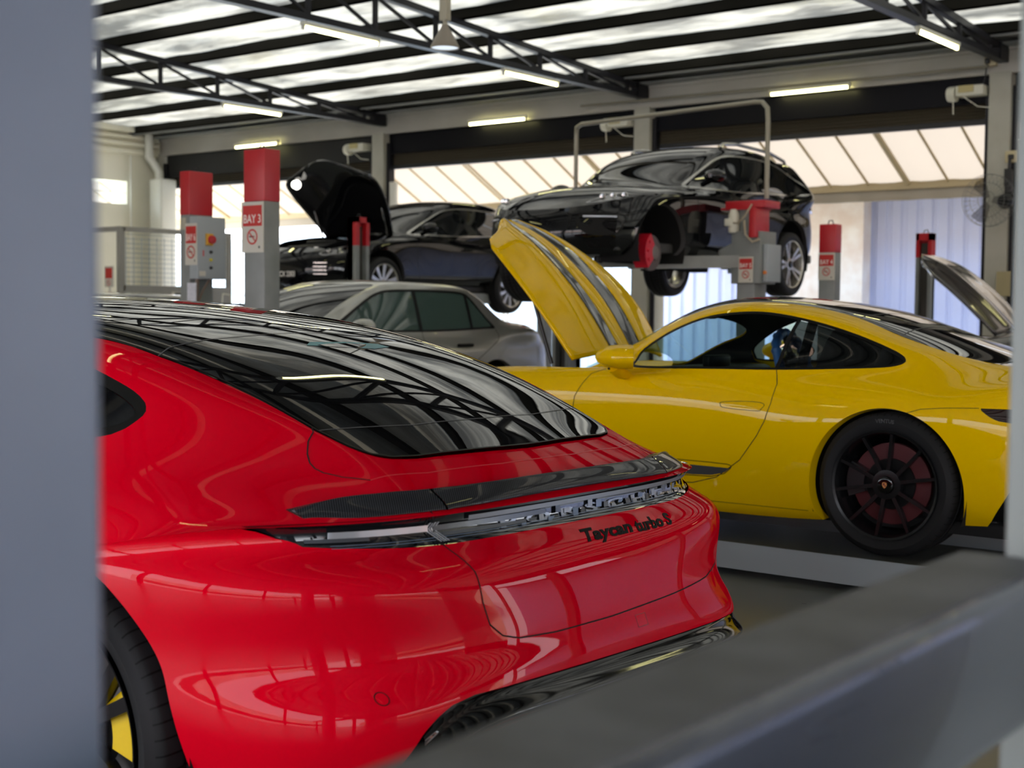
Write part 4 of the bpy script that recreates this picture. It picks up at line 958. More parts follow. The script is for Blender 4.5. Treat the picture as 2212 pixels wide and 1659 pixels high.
    MB().add([tuple(p) for p in G[-1]], [tuple(range(8))]).build('blade_end', gloss_blk, root)
    V = []
    for a in np.linspace(0, 2*math.pi, 28, endpoint=False): y, z = .40+.10*math.cos(a), .425+.016*math.sin(a); V.append(((sx_at(y, z) or -.9)-.010, y, z))
    MB().add(V, [tuple(range(28))]).build('reflector', mat('red reflector', (.7, .01, .02), .15), root)
    V = []
    for a in np.linspace(0, 2*math.pi, 24, endpoint=False):
        for r_ in (.0115, .0135): y, z = .735+r_*math.cos(a), .545+r_*math.sin(a); V.append(((sx_at(y, z) or -.8)-.0012, y, z))
    MB().add(V, [(2*i, (2*i+2) % 48, (2*i+3) % 48, 2*i+1) for i in range(24)]).build('parking_sensor', trim_blk, root)
    sq = [(-.10, .592), (-.145, .592), (-.150, .562), (-.105, .562)]; b = MB()
    for (a0, a1), (b0, b1) in zip(sq, sq[1:]+sq[:1]): b.tube([((sx_at(a0, a1) or -.9), a0, a1), ((sx_at(b0, b1) or -.9), b0, b1)], .0009, 5)
    b.build('tow_eye_cover', mat('dark red edge', (.25, .0, .004), .4), root)
    # top: glass roof, rear window, side windows
    edge = [(3.05, .50), (2.9, .56), (2.4, .605), (1.4, .635), (.8, .63), (.333, .585), (.226, .578), (.12, .577), (-.058, .561), (-.227, .545), (-.415, .533), (-.50, .516), (-.553, .494), (-.585, .455), (-.605, .39), (-.625, .24), (-.640, .08), (-.643, 0)]
    poly = edge+[(x, -y) for x, y in edge[::-1]]
    top = lambda V: .9*0+np.where(V[:, 2] > .85, -1., 1.)
    gl, up = take(up, poly, None, 'xy', lambda V: np.where(V[:, 2] > .9, -1., 1.))
    hinge = [(.10, .62), (.125, .575), (.155, .52), (.185, .366), (.205, .11), (.208, 0), (.205, -.11), (.185, -.366), (.155, -.52), (.125, -.575), (.10, -.62)]
    lowl = [(-.405, .60), (-.415, .535), (-.47, .25), (-.483, 0), (-.47, -.25), (-.415, -.535), (-.405, -.60)]
    ws_l = [(1.98, .7), (2.08, .3), (2.1, 0), (2.08, -.3), (1.98, -.7)]
    gl = fit_top(gl); gbv = bvh(gl); jm = mat('grey glass joint', (.12, .12, .13), .5)
    for l_ in (hinge, lowl, ws_l): ribbon(root, gbv, l_, .0045 if l_ is not lowl else .003, jm, 'glass_joint', 'xy')
    ribbon(root, gbv, [(x, y*.985) for x, y in edge[6:]]+[(x, -y*.985) for x, y in edge[6:][::-1]], .006, trim_blk, 'window_seal', 'xy')
    def by(P, l_):
        X = np.array(sorted((abs(b), a) for a, b in l_ if b >= 0)); return P.V[:, 0]-np.interp(np.abs(P.V[:, 1]), X[:, 0], X[:, 1])
    rearw, rest = gl.cut(by(gl, hinge)); lowp, rearw = rearw.cut(by(rearw, lowl)); roof, wsn = rest.cut(by(rest, ws_l))
    put(roof, 'glass_roof', glass_blk, root); rw = put(rearw, 'rear_window', glass_blk, root); put(lowp, 'lower_glass_panel', glass_blk, root); put(wsn, 'windscreen', glass_blk, root)
    # teal patch on the rear window, painting the view through to the windscreen
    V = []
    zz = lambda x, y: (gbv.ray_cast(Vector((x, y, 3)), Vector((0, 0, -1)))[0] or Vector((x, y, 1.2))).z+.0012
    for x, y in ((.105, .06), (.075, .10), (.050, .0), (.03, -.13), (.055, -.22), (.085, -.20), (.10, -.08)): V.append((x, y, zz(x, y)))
    MB().add(V, [tuple(range(len(V)))]).build('windscreen_view_patch', mat('teal windscreen view', (.03, .30, .38), .3, spec=.1), rw)
    # side windows
    sw = smooth2([(-.006, 1.110), (.05, 1.142), (.169, 1.178), (.45, 1.235), (.9, 1.27), (1.4, 1.265), (1.9, 1.21), (2.3, 1.11), (2.62, 1.0), (2.5, .98), (2.0, .985), (1.2, 1.0), (.5, 1.02), (.15, 1.035), (.03, 1.055), (-.003, 1.085)], 6)
    for s_ in (1, -1):
        win_, up = take(up, sw, .3*s_)
        inner, tr_ = win_.cut(poly_sdf(win_.V[:, [0, 2]], sw)+.022)
        put(tr_, 'window_trim', trim_blk, root); put(fit_side(inner.shift(-.006)), 'side_window', glass_blk, root)
    cutl = [(-.40, .53), (-.415, .54), (-.428, .569), (-.455, .597), (-.481, .614), (-.505, .620), (-.53, .617), (-.571, .597), (-.619, .556), (-.655, .40), (-.678, .15), (-.681, 0)]
    cut2 = cutl+[(x, -y) for x, y in cutl[::-1]]
    ribbon(root, whole, cutl[:9], .0035, gap_m, plane='xy'); ribbon(root, whole, [(x, -y) for x, y in cutl[:9]], .0035, gap_m, plane='xy'); ribbon(root, whole, cutl[8:]+[(x, -y) for x, y in cutl[8:][::-1]], .0022, mat('deck seam highlight', (.80, .06, .07), .3), 'deck_seam_highlight', plane='xy')  # across the deck the seam is lighter red, its highlight painted in
    put(up, 'upper_body', PT, root)
    wells(root, .43, (0, 2.9), .36, .93)
    MB().box((-.75, -.80, .17), (3.6, .80, .30), .02).box((-.6, -.42, .3), (3.5, .42, .7), .02).build('underbody', gap_m, root)
    ycal = mat('yellow brake caliper', (.75, .50, .0), .3)
    for x in (0, 2.9):
        for s_ in (1, -1): wheel(root, x, s_*.955, .358, s_, .358, .30, .284, 'five', black_rim, ycal, cal_ang=-1.35 if x == 0 else 1.35, spin=.3)
    for s_ in (1, -1): MB().add([(2.35, s_*.98, 1.0), (2.35, s_*1.12, 1.0), (2.33, s_*1.13, 1.10), (2.33, s_*.97, 1.11), (2.47, s_*.97, 1.02), (2.45, s_*1.08, 1.02), (2.44, s_*1.08, 1.09), (2.46, s_*.97, 1.09)], [(0, 1, 2, 3), (4, 7, 6, 5), (0, 4, 5, 1), (1, 5, 6, 2), (2, 6, 7, 3), (3, 7, 4, 0)]).tube([(2.4, s_*.80, 1.0), (2.4, s_*1.0, 1.03)], .02).build('door_mirror', PT, root)
    return root
build_red()
# ---------------------------------------------------------------- yellow coupe: shell data
YEL_X, YEL_Y, YEL_Z = -2.671, 7.235, .172
def yellow_shells():
    S = Row([(-1.05, .84), (-.5, .895), (0, .905), (.45, .87), (.9, .85), (1.6, .848), (2.45, .868), (3.47, .80)], [(-1.05, .755), (-.5, .755), (0, .765), (.9, .765), (1.6, .78), (2.45, .775), (3.0, .69), (3.47, .52)], -1.00, 3.44, .8, 3.6, 1.0, 2.8)
    def sw(r, a, d, m, b, f): return [(-1.05, r), (-.5, (r+a)/2+.02), (0, a), (.42, a-.012), (.72, (a+d)/2-.012), (1.0, d), (1.6, m), (2.45, b), (3.47, f)]
    rows = [Row(sw(.74, .86, .83, .83, .85, .72), [(-1.05, .20), (0, .17), (.5, .135), (1.6, .135), (2.45, .14), (3.47, .14)], -.92, 3.34, .8, 3.6, 1., 2.8),
            Row(sw(.80, .915, .868, .87, .875, .78), [(-1.05, .26), (0, .23), (.5, .185), (1.6, .18), (2.45, .20), (3.47, .2)], -1.0, 3.40, .8, 3.6, 1., 2.8),
            Row(sw(.84, .932, .858, .86, .885, .82), [(-1.05, .38), (0, .34), (.5, .30), (1.6, .29), (2.45, .31), (3.47, .3)], -1.04, 3.45, .8, 3.6, 1., 2.8),
            Row(sw(.86, .937, .862, .862, .893, .83), [(-1.05, .50), (0, .47), (.5, .45), (1.6, .45), (2.45, .45), (3.47, .38)], -1.05, 3.47, .8, 3.6, 1., 2.8),
            Row(sw(.87, .935, .868, .868, .896, .83), [(-1.05, .62), (0, .60), (.5, .60), (1.6, .60), (2.45, .60), (3.47, .45)], -1.04, 3.46, .8, 3.6, 1., 2.8),
            Row(sw(.86, .925, .864, .864, .887, .82), [(-1.05, .70), (0, .70), (.5, .70), (1.6, .71), (2.45, .71), (3.0, .63), (3.47, .49)], -1.03, 3.45, .8, 3.6, 1., 2.8), S]
    inner = [
      [(-.8, .76, .812), (-.4, .825, .828), (0, .852, .832), (.5, .815, .84), (.9, .805, .84), (1.5, .805, .84), (1.9, .805, .832), (2.45, .82, .82), (3.0, .76, .72)],
      [(-.8, .66, .845), (-.4, .735, .875), (0, .762, .892), (.5, .765, .892), (.9, .772, .880), (1.5, .772, .870), (1.9, .75, .868), (2.45, .73, .862), (3.0, .68, .755)],
      [(-.8, .56, .862), (-.4, .63, .925), (0, .685, .965), (.3, .70, 1.01), (.7, .69, 1.045), (1.1, .68, 1.03), (1.45, .69, .955), (1.75, .66, .868), (2.45, .60, .82), (3.0, .56, .72)],
      [(-.8, .50, .872), (-.4, .565, .945), (0, .61, 1.02), (.28, .635, 1.10), (.52, .64, 1.158), (.76, .635, 1.195), (.95, .63, 1.2), (1.15, .63, 1.168), (1.34, .635, 1.10), (1.58, .65, .98), (1.85, .60, .87), (2.45, .50, .785), (3.0, .45, .70)],
      [(-.8, .44, .88), (-.5, .49, .93), (-.2, .53, .992), (.13, .525, 1.09), (.3, .515, 1.16), (.7, .50, 1.24), (1.0, .50, 1.252), (1.25, .50, 1.215), (1.5, .51, 1.115), (1.75, .51, .985), (2.0, .46, .885), (2.45, .38, .785), (3.0, .33, .70)],
      [(-.8, .22, .885), (-.5, .25, .945), (-.2, .27, 1.01), (.1, .27, 1.107), (.34, .27, 1.175), (.7, .26, 1.255), (1.05, .26, 1.275), (1.35, .26, 1.24), (1.6, .26, 1.13), (1.85, .27, .99), (2.1, .25, .89), (2.45, .2, .80), (3.0, .18, .70)],
      [(-.8, 0, .886), (-.5, 0, .95), (-.2, 0, 1.018), (.1, 0, 1.115), (.34, 0, 1.185), (.7, 0, 1.26), (1.1, 0, 1.283), (1.4, 0, 1.245), (1.65, 0, 1.13), (1.9, 0, .985), (2.12, 0, .893), (2.45, 0, .81), (3.0, 0, .71)]]
    gr = [.92, .80, .70, .6, .52, .44, .24, 0]; gf = [.85, .76, .68, .6, .5, .4, .22, 0]
    return body_shell(rows, inner, gr, gf, -.5, 2.6, 190, 7, 0, 0, 30)
# ---------------------------------------------------------------- yellow coupe
def build_yellow():
    root = empty('sports_coupe', (YEL_X, YEL_Y, YEL_Z), R(180), label='bright yellow coupe with raised striped front lid on the low ramp', cat='car')
    M0, rear_f, front_f = yellow_shells(); PT = paint['yellow']; whole = bvh(M0)
    def Z(x, y): h = whole.ray_cast(Vector((x, y, 3)), Vector((0, 0, -1))); return h[0].z if h[0] else .8
    def Y(x, z, s=1): h = whole.ray_cast(Vector((x, s*3, z)), Vector((0, -s, 0))); return h[0].y if h[0] else s*.86
    P, lips = arches(M0, .392, (-.005, 2.45), .338, depth=.06)
    [put(l_, 'arch_lip', PT, root) for l_ in lips]
    # front compartment opening under the raised lid
    lidp = smooth2([(2.06, .50), (2.4, .54), (2.9, .50), (3.12, .35), (3.2, 0), (3.12, -.35), (2.9, -.50), (2.4, -.54), (2.06, -.50), (2.0, 0)], 5)
    hole, P = take(P, lidp, None, 'xy', lambda V: np.where(V[:, 2] > .5, -1., 1.))
    put(hole.shift(-.12), 'luggage_bay', trim_blk, root)
    # black roof, rear screen, windscreen
    e = [(1.50, .52), (1.3, .525), (1.236, .522), (1.011, .505), (.774, .492), (.55, .488), (.315, .483), (.126, .515), (-.207, .532), (-.521, .520), (-.75, .46), (-.86, .36), (-.90, 0)]
    poly = e+[(1.50, .52)][:0]; poly = [(1.50, 0)]+e; poly = poly+[(x, -y) for x, y in poly[::-1]]
    roofp, P = take(P, poly, None, 'xy', lambda V: np.where(V[:, 2] > .82, -1., 1.))
    wsp = smooth2([(1.53, .50), (1.7, .52), (1.95, .53), (2.06, .50), (2.12, .3), (2.15, 0), (2.12, -.3), (2.06, -.50), (1.95, -.53), (1.7, -.52), (1.53, -.50), (1.56, 0)], 4)
    wsn, P = take(P, wsp, None, 'xy', lambda V: np.where(V[:, 2] > .84, -1., 1.))
    roofp = fit_top(roofp, 7, 3); rbv = bvh(roofp); jm = mat('dark roof joint', (.05, .05, .05), .5)
    for a, b in ((.315, .36), (.06, .12), (-.43, -.40)): ribbon(root, rbv, [(a, .7), (a*.3+b*.7, .35), (b, 0), (a*.3+b*.7, -.35), (a, -.7)], .006, jm, 'roof_joint', 'xy')
    rr_, fr_ = roofp.cut(roofp.V[:, 0]-(.34-.1*roofp.V[:, 1]**2)); put(fr_, 'glass_roof', glass_blk, root); put(rr_, 'rear_screen', glass_blk, root)
    clear = see_through('clear green glass', (.80, .95, .93), .88); dim = see_through('dark side glass', (.5, .55, .55), .16)
    put(fit_top(wsn, 4, 2), 'windscreen', see_through('reflective windscreen', (.6, .78, .76), .5), root)
    # side glass
    wp = smooth2([(1.522, .872), (1.578, .905), (1.565, .962), (1.47, 1.035), (1.369, 1.092), (1.183, 1.160), (.982, 1.189), (.789, 1.190), (.536, 1.151), (.298, 1.089), (.123, 1.028), (.02, .984), (-.012, .955), (.002, .937), (.06, .922), (.244, .909), (.661, .889), (1.1, .880)], 5)
    for s in (1, -1):
        g, P = take(P, wp, .3*s); f = poly_sdf(g.V[:, [0, 2]], wp)
        inn, tr = g.cut(f+.013); put(tr.shift(-.001), 'window_trim', trim_blk, root)
        bp = [(.560, 1.3), (.594, 1.163), (.636, 1.031), (.661, .889), (.67, .8)]; X = np.array(sorted((z, x) for x, z in bp))
        dr, qt = inn.cut(-(inn.V[:, 0]-np.interp(inn.V[:, 2], X[:, 0], X[:, 1])))
        put(fit_side(dr.shift(-.005)), 'door_window', clear, root); put(fit_side(qt.shift(-.005)), 'quarter_window', dim, root); ribbon(root, bvh(M0), bp, .022, trim_blk, 'window_post', 'xz', s, -.002)
    # doors
    dl = [(1.70, .868), (1.80, .83), (1.872, .70), (1.885, .60), (1.86, .45), (1.78, .33), (1.6, .275), (1.3, .262), (1.095, .270), (.947, .312), (.803, .415), (.70, .55), (.655, .63), (.628, .72), (.624, .82), (.655, .888)]
    dp = dl+[(1.1, .883)]
    for s in (1, -1):
        c_ = lambda V: np.maximum(.5-s*V[:, 1], V[:, 2]-.885)
        ribbon(root, whole, dl, .0045, gap_m, side=s)
        d, P = take(P, dp, .5*s, 'xz', lambda V: V[:, 2]-.884); dd = put(d, 'door', PT, root)
        hb = [(.69, .722), (.90, .716), (.93, .700), (.90, .684), (.72, .678), (.68, .690)]; n = []
        hq = smooth2(hb, 5); b = MB(); b.tube([(x, Y(x, z, s)+s*.0005, z) for x, z in hq], .0016, 5, close=True).build('handle_seam', gap_m, dd)
        hi = smooth2([(.70, .716), (.895, .710), (.905, .700), (.89, .693), (.72, .686), (.70, .695)], 4); c0 = (.8, .702)
        V = [(x, Y(x, z, s)+s*.0006, z) for x, z in hi]+[(c0[0], Y(*c0, s)+s*.004, c0[1])]; k = len(hi); MB().add(V, [(i, (i+1) % k, k) for i in range(k)], True).build('door_handle', PT, dd)
        # black stripe graphic low on the door
        for q in ([(2.0, .392), (.94, .392), (.862, .388), (.852, .379), (.90, .340), (.98, .318), (2.0, .318)],):
            V, F = [], []; xs = np.linspace(.856, 1.80, 50)
            for x in xs:
                zl = float(np.interp(x, [.856, .90, .98, 1.1], [.372, .340, .320, .314])); V += [(x, Y(x, .366, s)+s*.0012, .366), (x, Y(x, zl, s)+s*.0012, zl)]
            MB().add(V, [(2*i, 2*i+2, 2*i+3, 2*i+1) for i in range(49)], True).build('side_stripe', mat('matt black film', (.006, .006, .006), .5), dd)
            MB().tube([(x, Y(x, z, s)+s*.0008, z) for x, z in [(1.80, .386), (1.4, .388), (1.0, .388), (.88, .386), (.852, .379), (.862, .365), (.90, .334), (.98, .313), (1.2, .306), (1.8, .306)]], .0022, 5).build('stripe_outline', trim_blk, dd)
    # sill seam, rear bumper seam
    for s in (1, -1):
        ribbon(root, whole, [(.40, .190), (.9, .182), (1.9, .18)], .003, gap_m, 'body_seam', side=s); ribbon(root, whole, [(-.115, .714), (-.18, .735), (-.30, .746), (-.45, .752)], .003, gap_m, 'body_seam', side=s)
    # tail lamp wrapping the corner, rear bumper cut away, vent
    tl = [(-.448, .752), (-1.2, .758), (-1.2, .700), (-.60, .690), (-.54, .697), (-.50, .715)]
    lp, P = take(P, tl, None, 'xz', lambda V: np.maximum(.5-np.abs(V[:, 1]), V[:, 0]+.3)); put(lp.shift(-.004), 'tail_lamp', mat('smoked tail lamp', (.02, .006, .006), .05, coat=1.), root)
    cutb = [(-.478, .10), (-.478, .192), (-.50, .215), (-.60, .37), (-.72, .47), (-1.3, .50), (-1.3, .1)]
    lowb, P = take(P, cutb, None, 'xz'); [put(q_.shift(-.03), 'rear_diffuser', trim_blk, root) for q_ in lowb.cut(lowb.V[:, 1])]
    put(P, 'body', PT, root); put(rear_f, 'rear_panel', PT, root); put(front_f, 'front_panel', PT, root)
    # raised lid, hinged at the scuttle
    cl = [(2.10, 0, .925), (2.30, 0, 1.215), (2.55, 0, 1.470), (2.80, 0, 1.655), (3.06, 0, 1.785)]
    hw = [.50, .56, .55, .47, .30]; G = []
    cs = spl(np.array(cl), 10); ws_ = spl(np.array(hw)[:, None], 10)[:, 0]; ws_[-6:] *= np.linspace(1, .62, 6)
    for i, (c_, w_) in enumerate(zip(cs, ws_)):
        t_ = cs[min(i+1, len(cs)-1)]-cs[max(i-1, 0)]; t_ /= np.linalg.norm(t_); nrm = np.array([t_[2]*-1, 0, t_[0]]); row = []
        for u in np.linspace(-1, 1, 41):
            bow = -.075*abs(u)**2.6-.012*math.cos(u*math.pi*2)*(1-u*u)
            row.append(c_+nrm*bow+np.array([0, u*w_, 0])+t_*(-.16*abs(u)**2.5 if i > len(cs)*.7 else 0)*((i-len(cs)*.7)/(len(cs)*.3)))
        G.append(row)
    lid = piece(np.array(G)); u = np.tile(np.linspace(-1, 1, 41), len(G)); sw = .16
    f1 = np.minimum(np.abs(u-.235)-.115, np.abs(u+.235)-.115)
    st, yl = lid.cut(f1*.5)
    lo = put(yl, 'front_lid', PT, root); q = lo.modifiers.new('s', 'SOLIDIFY'); q.thickness = .018; q.offset = 1
    so_ = put(st, 'lid_stripe', mat('dark grey racing stripe', (.022, .023, .026), .12, coat=1.), lo); q = so_.modifiers.new('s', 'SOLIDIFY'); q.thickness = .017; q.offset = 1
    for s in (1, -1): MB().tube([(2.35, s*.45, .86), (2.52, s*.47, 1.36)], .012, 8).build('gas_strut', M['black'], root)
    # mirrors
    mm = mat('mirror glass', (.8, .85, .9), .02, 1.)
    for s in (1, -1):
        b = []; 
        for x, hy, hz in ((1.650, .02, .02), (1.615, .075, .045), (1.56, .105, .064), (1.48, .118, .072), (1.425, .116, .070), (1.412, .112, .067)):
            b.append([(x-.67*hy*math.cos(a)*(1.65-x)/.24, s*(.975+hy*math.cos(a)*(1 if math.cos(a) > 0 else 1.05)), .935+hz*math.sin(a)*(1. if math.sin(a) > 0 else .9)+.0*x) for a in np.linspace(0, 2*math.pi, 28, endpoint=False)])
        V = [p for r_ in b for p in r_]; F = [(i*28+k, i*28+(k+1) % 28, (i+1)*28+(k+1) % 28, (i+1)*28+k) for i in range(5) for k in range(28)]+[tuple(range(28))]
        mo = MB().add(V, F, True).build('door_mirror', PT, root)
        MB().add([(p[0]+.006, s*.975+(p[1]-s*.975)*.93, .935+(p[2]-.935)*.93) for p in b[-1]], [tuple(range(28))]).build('mirror_glass', mm, mo)
        MB().tube([(1.55, s*.955, .89), (1.545, s*.90, .845), (1.55, s*.83, .835)], [.045, .035, .03], 12).build('mirror_stalk', PT, mo)
        MB().lathe([(.0001, 0), (.007, 0), (.007, .006)], (1.545, s*1.01, .872), 'y', 14).build('camera_dot', trim_blk, mo)
    # cabin
    ib = mat('cabin trim', (.012, .012, .013), .6)
    MB().box((-.5, -.74, .16), (1.95, .74, .40), .02).build('cabin_floor', ib, root)
    MB().box((1.50, -.70, .40), (1.95, .70, .83), .06).box((1.40, -.66, .66), (1.75, .66, .86), .05).build('dashboard', ib, root)
    MB().box((1.42, -.12, .86), (1.47, .14, .93), .012).build('centre_screen', trim_blk, root)
    for y in (.37, -.37):
        b = MB().box((.45, y-.23, .40), (.98, y+.23, .58), .06)
        pr = [(.52, .50), (.42, .80), (.33, 1.02), (.36, 1.10), (.43, 1.10), (.47, 1.04), (.56, .82), (.68, .56)]
        b.prism(pr, y-.21, y+.21).build('seat', ib, root)
        MB().tube([(.47, y-.18, .88), (.44, y-.12, 1.0), (.40, y, 1.06), (.44, y+.12, 1.0), (.47, y+.18, .88)], .035, 8).build('seat_shoulder', ib, root)
    MB().prism([(-.05, .4), (-.05, .84), (-.30, .84), (-.30, .4)], -.6, .6).build('rear_shelf', ib, root)
    c0 = Vector((1.13, -.36, .895)); ax = Vector((-.93, 0, .36)).normalized(); u_ = Vector((0, 1, 0)); v_ = ax.cross(u_)
    ring = [c0+u_*.18*math.cos(a)+v_*.18*math.sin(a) for a in np.linspace(0, 2*math.pi, 48, endpoint=False)]
    rr = [.028+.006*math.sin(i*2.4) for i in range(48)]
    sw_ = MB().tube(ring, rr, 10, close=True).build('steering_wheel', mat('blue film cover', (.06, .17, .48), .3), root)
    MB().tube([c0-u_*.17, c0+u_*.17], .018, 8).tube([c0, c0-v_*.17], .018, 8).lathe([(.0001, 0), (.05, 0), (.05, .03)], tuple(c0), 'x', 20).build('wheel_spokes', ib, sw_)
    MB().box((1.50, -.09, 1.145), (1.525, .09, 1.195), .01).build('inner_mirror', ib, root)
    for s in (1, -1): MB().tube([(.60, s*.69, .4), (.57, s*.64, .95), (.55, s*.57, 1.14)], .028, 8).build('door_post', ib, root)
    ln_, _ = P.cut(np.maximum(np.maximum(-.85-P.V[:, 0], P.V[:, 0]-2.0), .32-P.V[:, 2])); ln_ = ln_.shift(-.014); ln_.N = -ln_.N; ln_.F = [f[::-1] for f in ln_.F]; put(ln_, 'cabin_lining', ib, root)
    hd_, _ = roofp.cut(-.85-roofp.V[:, 0]); put(hd_.shift(-.02), 'headlining', ib, root)
    wells(root, .392, (-.005, 2.45), .338, .90)
    MB().box((-.9, -.80, .135), (3.1, .80, .2), .01).build('underbody', gap_m, root)
    red_disc = mat('dark red brake disc', (.085, .010, .013), .5, .2)
    for x in (-.005, 2.45):
        for s in (1, -1):
            w_ = wheel(root, x, s*.918, .355, s, .353, .30, .272, 'ten', black_rim, mat('black brake caliper', (.012, .012, .014), .3), cal_ang=(1.5 if x < 1 else -1.5), spin=.18 if s > 0 else 0, disc=False)
            MB().lathe([(.06, -.085*s), (.125, -.085*s), (.125, -.105*s)], (0, 0, 0), 'y', 60).build('disc_bell', trim_blk, w_)
            MB().lathe([(.125, -.10*s), (.200, -.10*s), (.200, -.13*s), (.125, -.13*s)], (0, 0, 0), 'y', 60).build('brake_disc', red_disc, w_)
            if s > 0:
                sh = [(-.011, .012), (0, .015), (.011, .012), (.012, 0), (.007, -.010), (0, -.016), (-.007, -.010), (-.012, 0)]
                MB().add([(a, -.0115*s, b) for a, b in sh], [tuple(range(8))]).build('crest', mat('gold crest', (.62, .25, .08), .4), w_)
                MB().add([(a*.42+.003, -.0112*s, b*.42+.004) for a, b in sh], [tuple(range(8))]).add([(a*.3-.004, -.0112*s, b*.3-.004) for a, b in sh], [tuple(range(8))]).build('crest_detail', mat('crest dark red', (.15, .02, .02), .4), w_)
                tp = MB(); V, F = text_piece('VENTUS', .026, .0004, 0, None, .0006); W_ = []
                for v in V: a = v[0]/.317; rad = .305+v[1]; W_.append((-rad*math.sin(a), (.0035+v[2])*s, rad*math.cos(a)))
                tp.add(W_, F).build('tyre_lettering', mat('raised tyre letters', (.035, .035, .036), .5), w_)
    return root
build_yellow()
# ---------------------------------------------------------------- cars in the back
def suv_shells(sx=1., sy=1., sz=1.):
    S = Row([(-.98, .82), (-.5, .90), (0, .925), (1.45, .915), (2.9, .93), (3.85, .84)], [(-.98, 1.02), (0, 1.0), (1.45, .97), (2.9, .95), (3.5, .86), (3.86, .76)], -.96, 3.80, .7, 3.2, .95, 2.8)
    sw = lambda r, a, m, b, f: [(-.98, r), (-.5, (r+a)/2+.02), (0, a), (.55, (a+m)/2-.004), (1.45, m), (2.35, (b+m)/2-.004), (2.9, b), (3.88, f)]
    k = dict(Lr=.7, pr=3.2, Lf=.95, pf=2.8)
    rows = [Row(sw(.74, .86, .84, .86, .72), [(-1, .40), (1.4, .36), (3.9, .30)], -.88, 3.72, **k), Row(sw(.82, .945, .90, .945, .80), [(-1, .47), (1.4, .42), (3.9, .38)], -.97, 3.83, **k),
            Row(sw(.84, .965, .925, .965, .84), [(-1, .56), (1.4, .50), (3.9, .48)], -1.0, 3.88, **k), Row(sw(.85, .968, .93, .968, .85), [(-1, .72), (1.4, .70), (3.9, .60)], -1.0, 3.87, **k),
            Row(sw(.84, .955, .935, .955, .85), [(-1, .88), (1.4, .86), (2.9, .84), (3.9, .69)], -.985, 3.84, **k), S]
    inner = [[(-.7, .85, 1.08), (0, .90, 1.06), (1.45, .885, 1.03), (2.4, .895, 1.02), (2.9, .89, .99), (3.4, .80, .90)],
             [(-.8, .76, 1.14), (-.4, .82, 1.16), (0, .845, 1.13), (1.45, .845, 1.075), (2.25, .83, 1.065), (2.6, .78, 1.055), (3.0, .72, 1.02), (3.45, .66, .92)],
             [(-.8, .68, 1.28), (-.4, .73, 1.32), (0, .765, 1.33), (.9, .775, 1.33), (1.5, .765, 1.29), (1.9, .75, 1.20), (2.25, .72, 1.09), (2.6, .68, 1.07), (3.0, .62, 1.04), (3.45, .55, .94)],
             [(-.75, .62, 1.42), (-.4, .67, 1.50), (0, .685, 1.55), (.8, .695, 1.575), (1.25, .69, 1.55), (1.6, .68, 1.45), (1.95, .67, 1.28), (2.3, .63, 1.10), (2.6, .58, 1.085), (3.0, .52, 1.055), (3.45, .45, .955)],
             [(-.72, .55, 1.50), (-.4, .59, 1.60), (0, .61, 1.64), (.8, .62, 1.665), (1.25, .61, 1.62), (1.6, .60, 1.51), (1.95, .59, 1.33), (2.35, .54, 1.12), (2.6, .48, 1.10), (3.0, .40, 1.07), (3.45, .34, .965)],
             [(-.72, .28, 1.53), (-.4, .3, 1.64), (0, .31, 1.68), (.8, .31, 1.70), (1.25, .31, 1.655), (1.6, .30, 1.55), (1.95, .30, 1.37), (2.4, .28, 1.145), (2.65, .25, 1.11), (3.0, .2, 1.08), (3.45, .17, .975)],
             [(-.72, 0, 1.54), (-.4, 0, 1.65), (0, 0, 1.69), (.8, 0, 1.71), (1.25, 0, 1.665), (1.6, 0, 1.56), (1.95, 0, 1.38), (2.45, 0, 1.145), (2.65, 0, 1.11), (3.0, 0, 1.08), (3.45, 0, .975)]]
    out = body_shell(rows, inner, [.92, .82, .72, .62, .54, .45, .24, 0], [.88, .78, .68, .58, .48, .36, .2, 0], -.4, 3.0, 130, 5, 0, 0, 14)
    for P in out: P.V = P.V*np.array([sx, sy, sz])
    return out
SUV_WIN = [(-.56, 1.20), (-.60, 1.26), (-.52, 1.36), (-.30, 1.47), (0, 1.535), (.5, 1.565), (.9, 1.565), (1.25, 1.535), (1.5, 1.46), (1.8, 1.32), (2.05, 1.19), (2.18, 1.12), (2.10, 1.095), (1.5, 1.10), (.5, 1.13), (-.2, 1.165)]
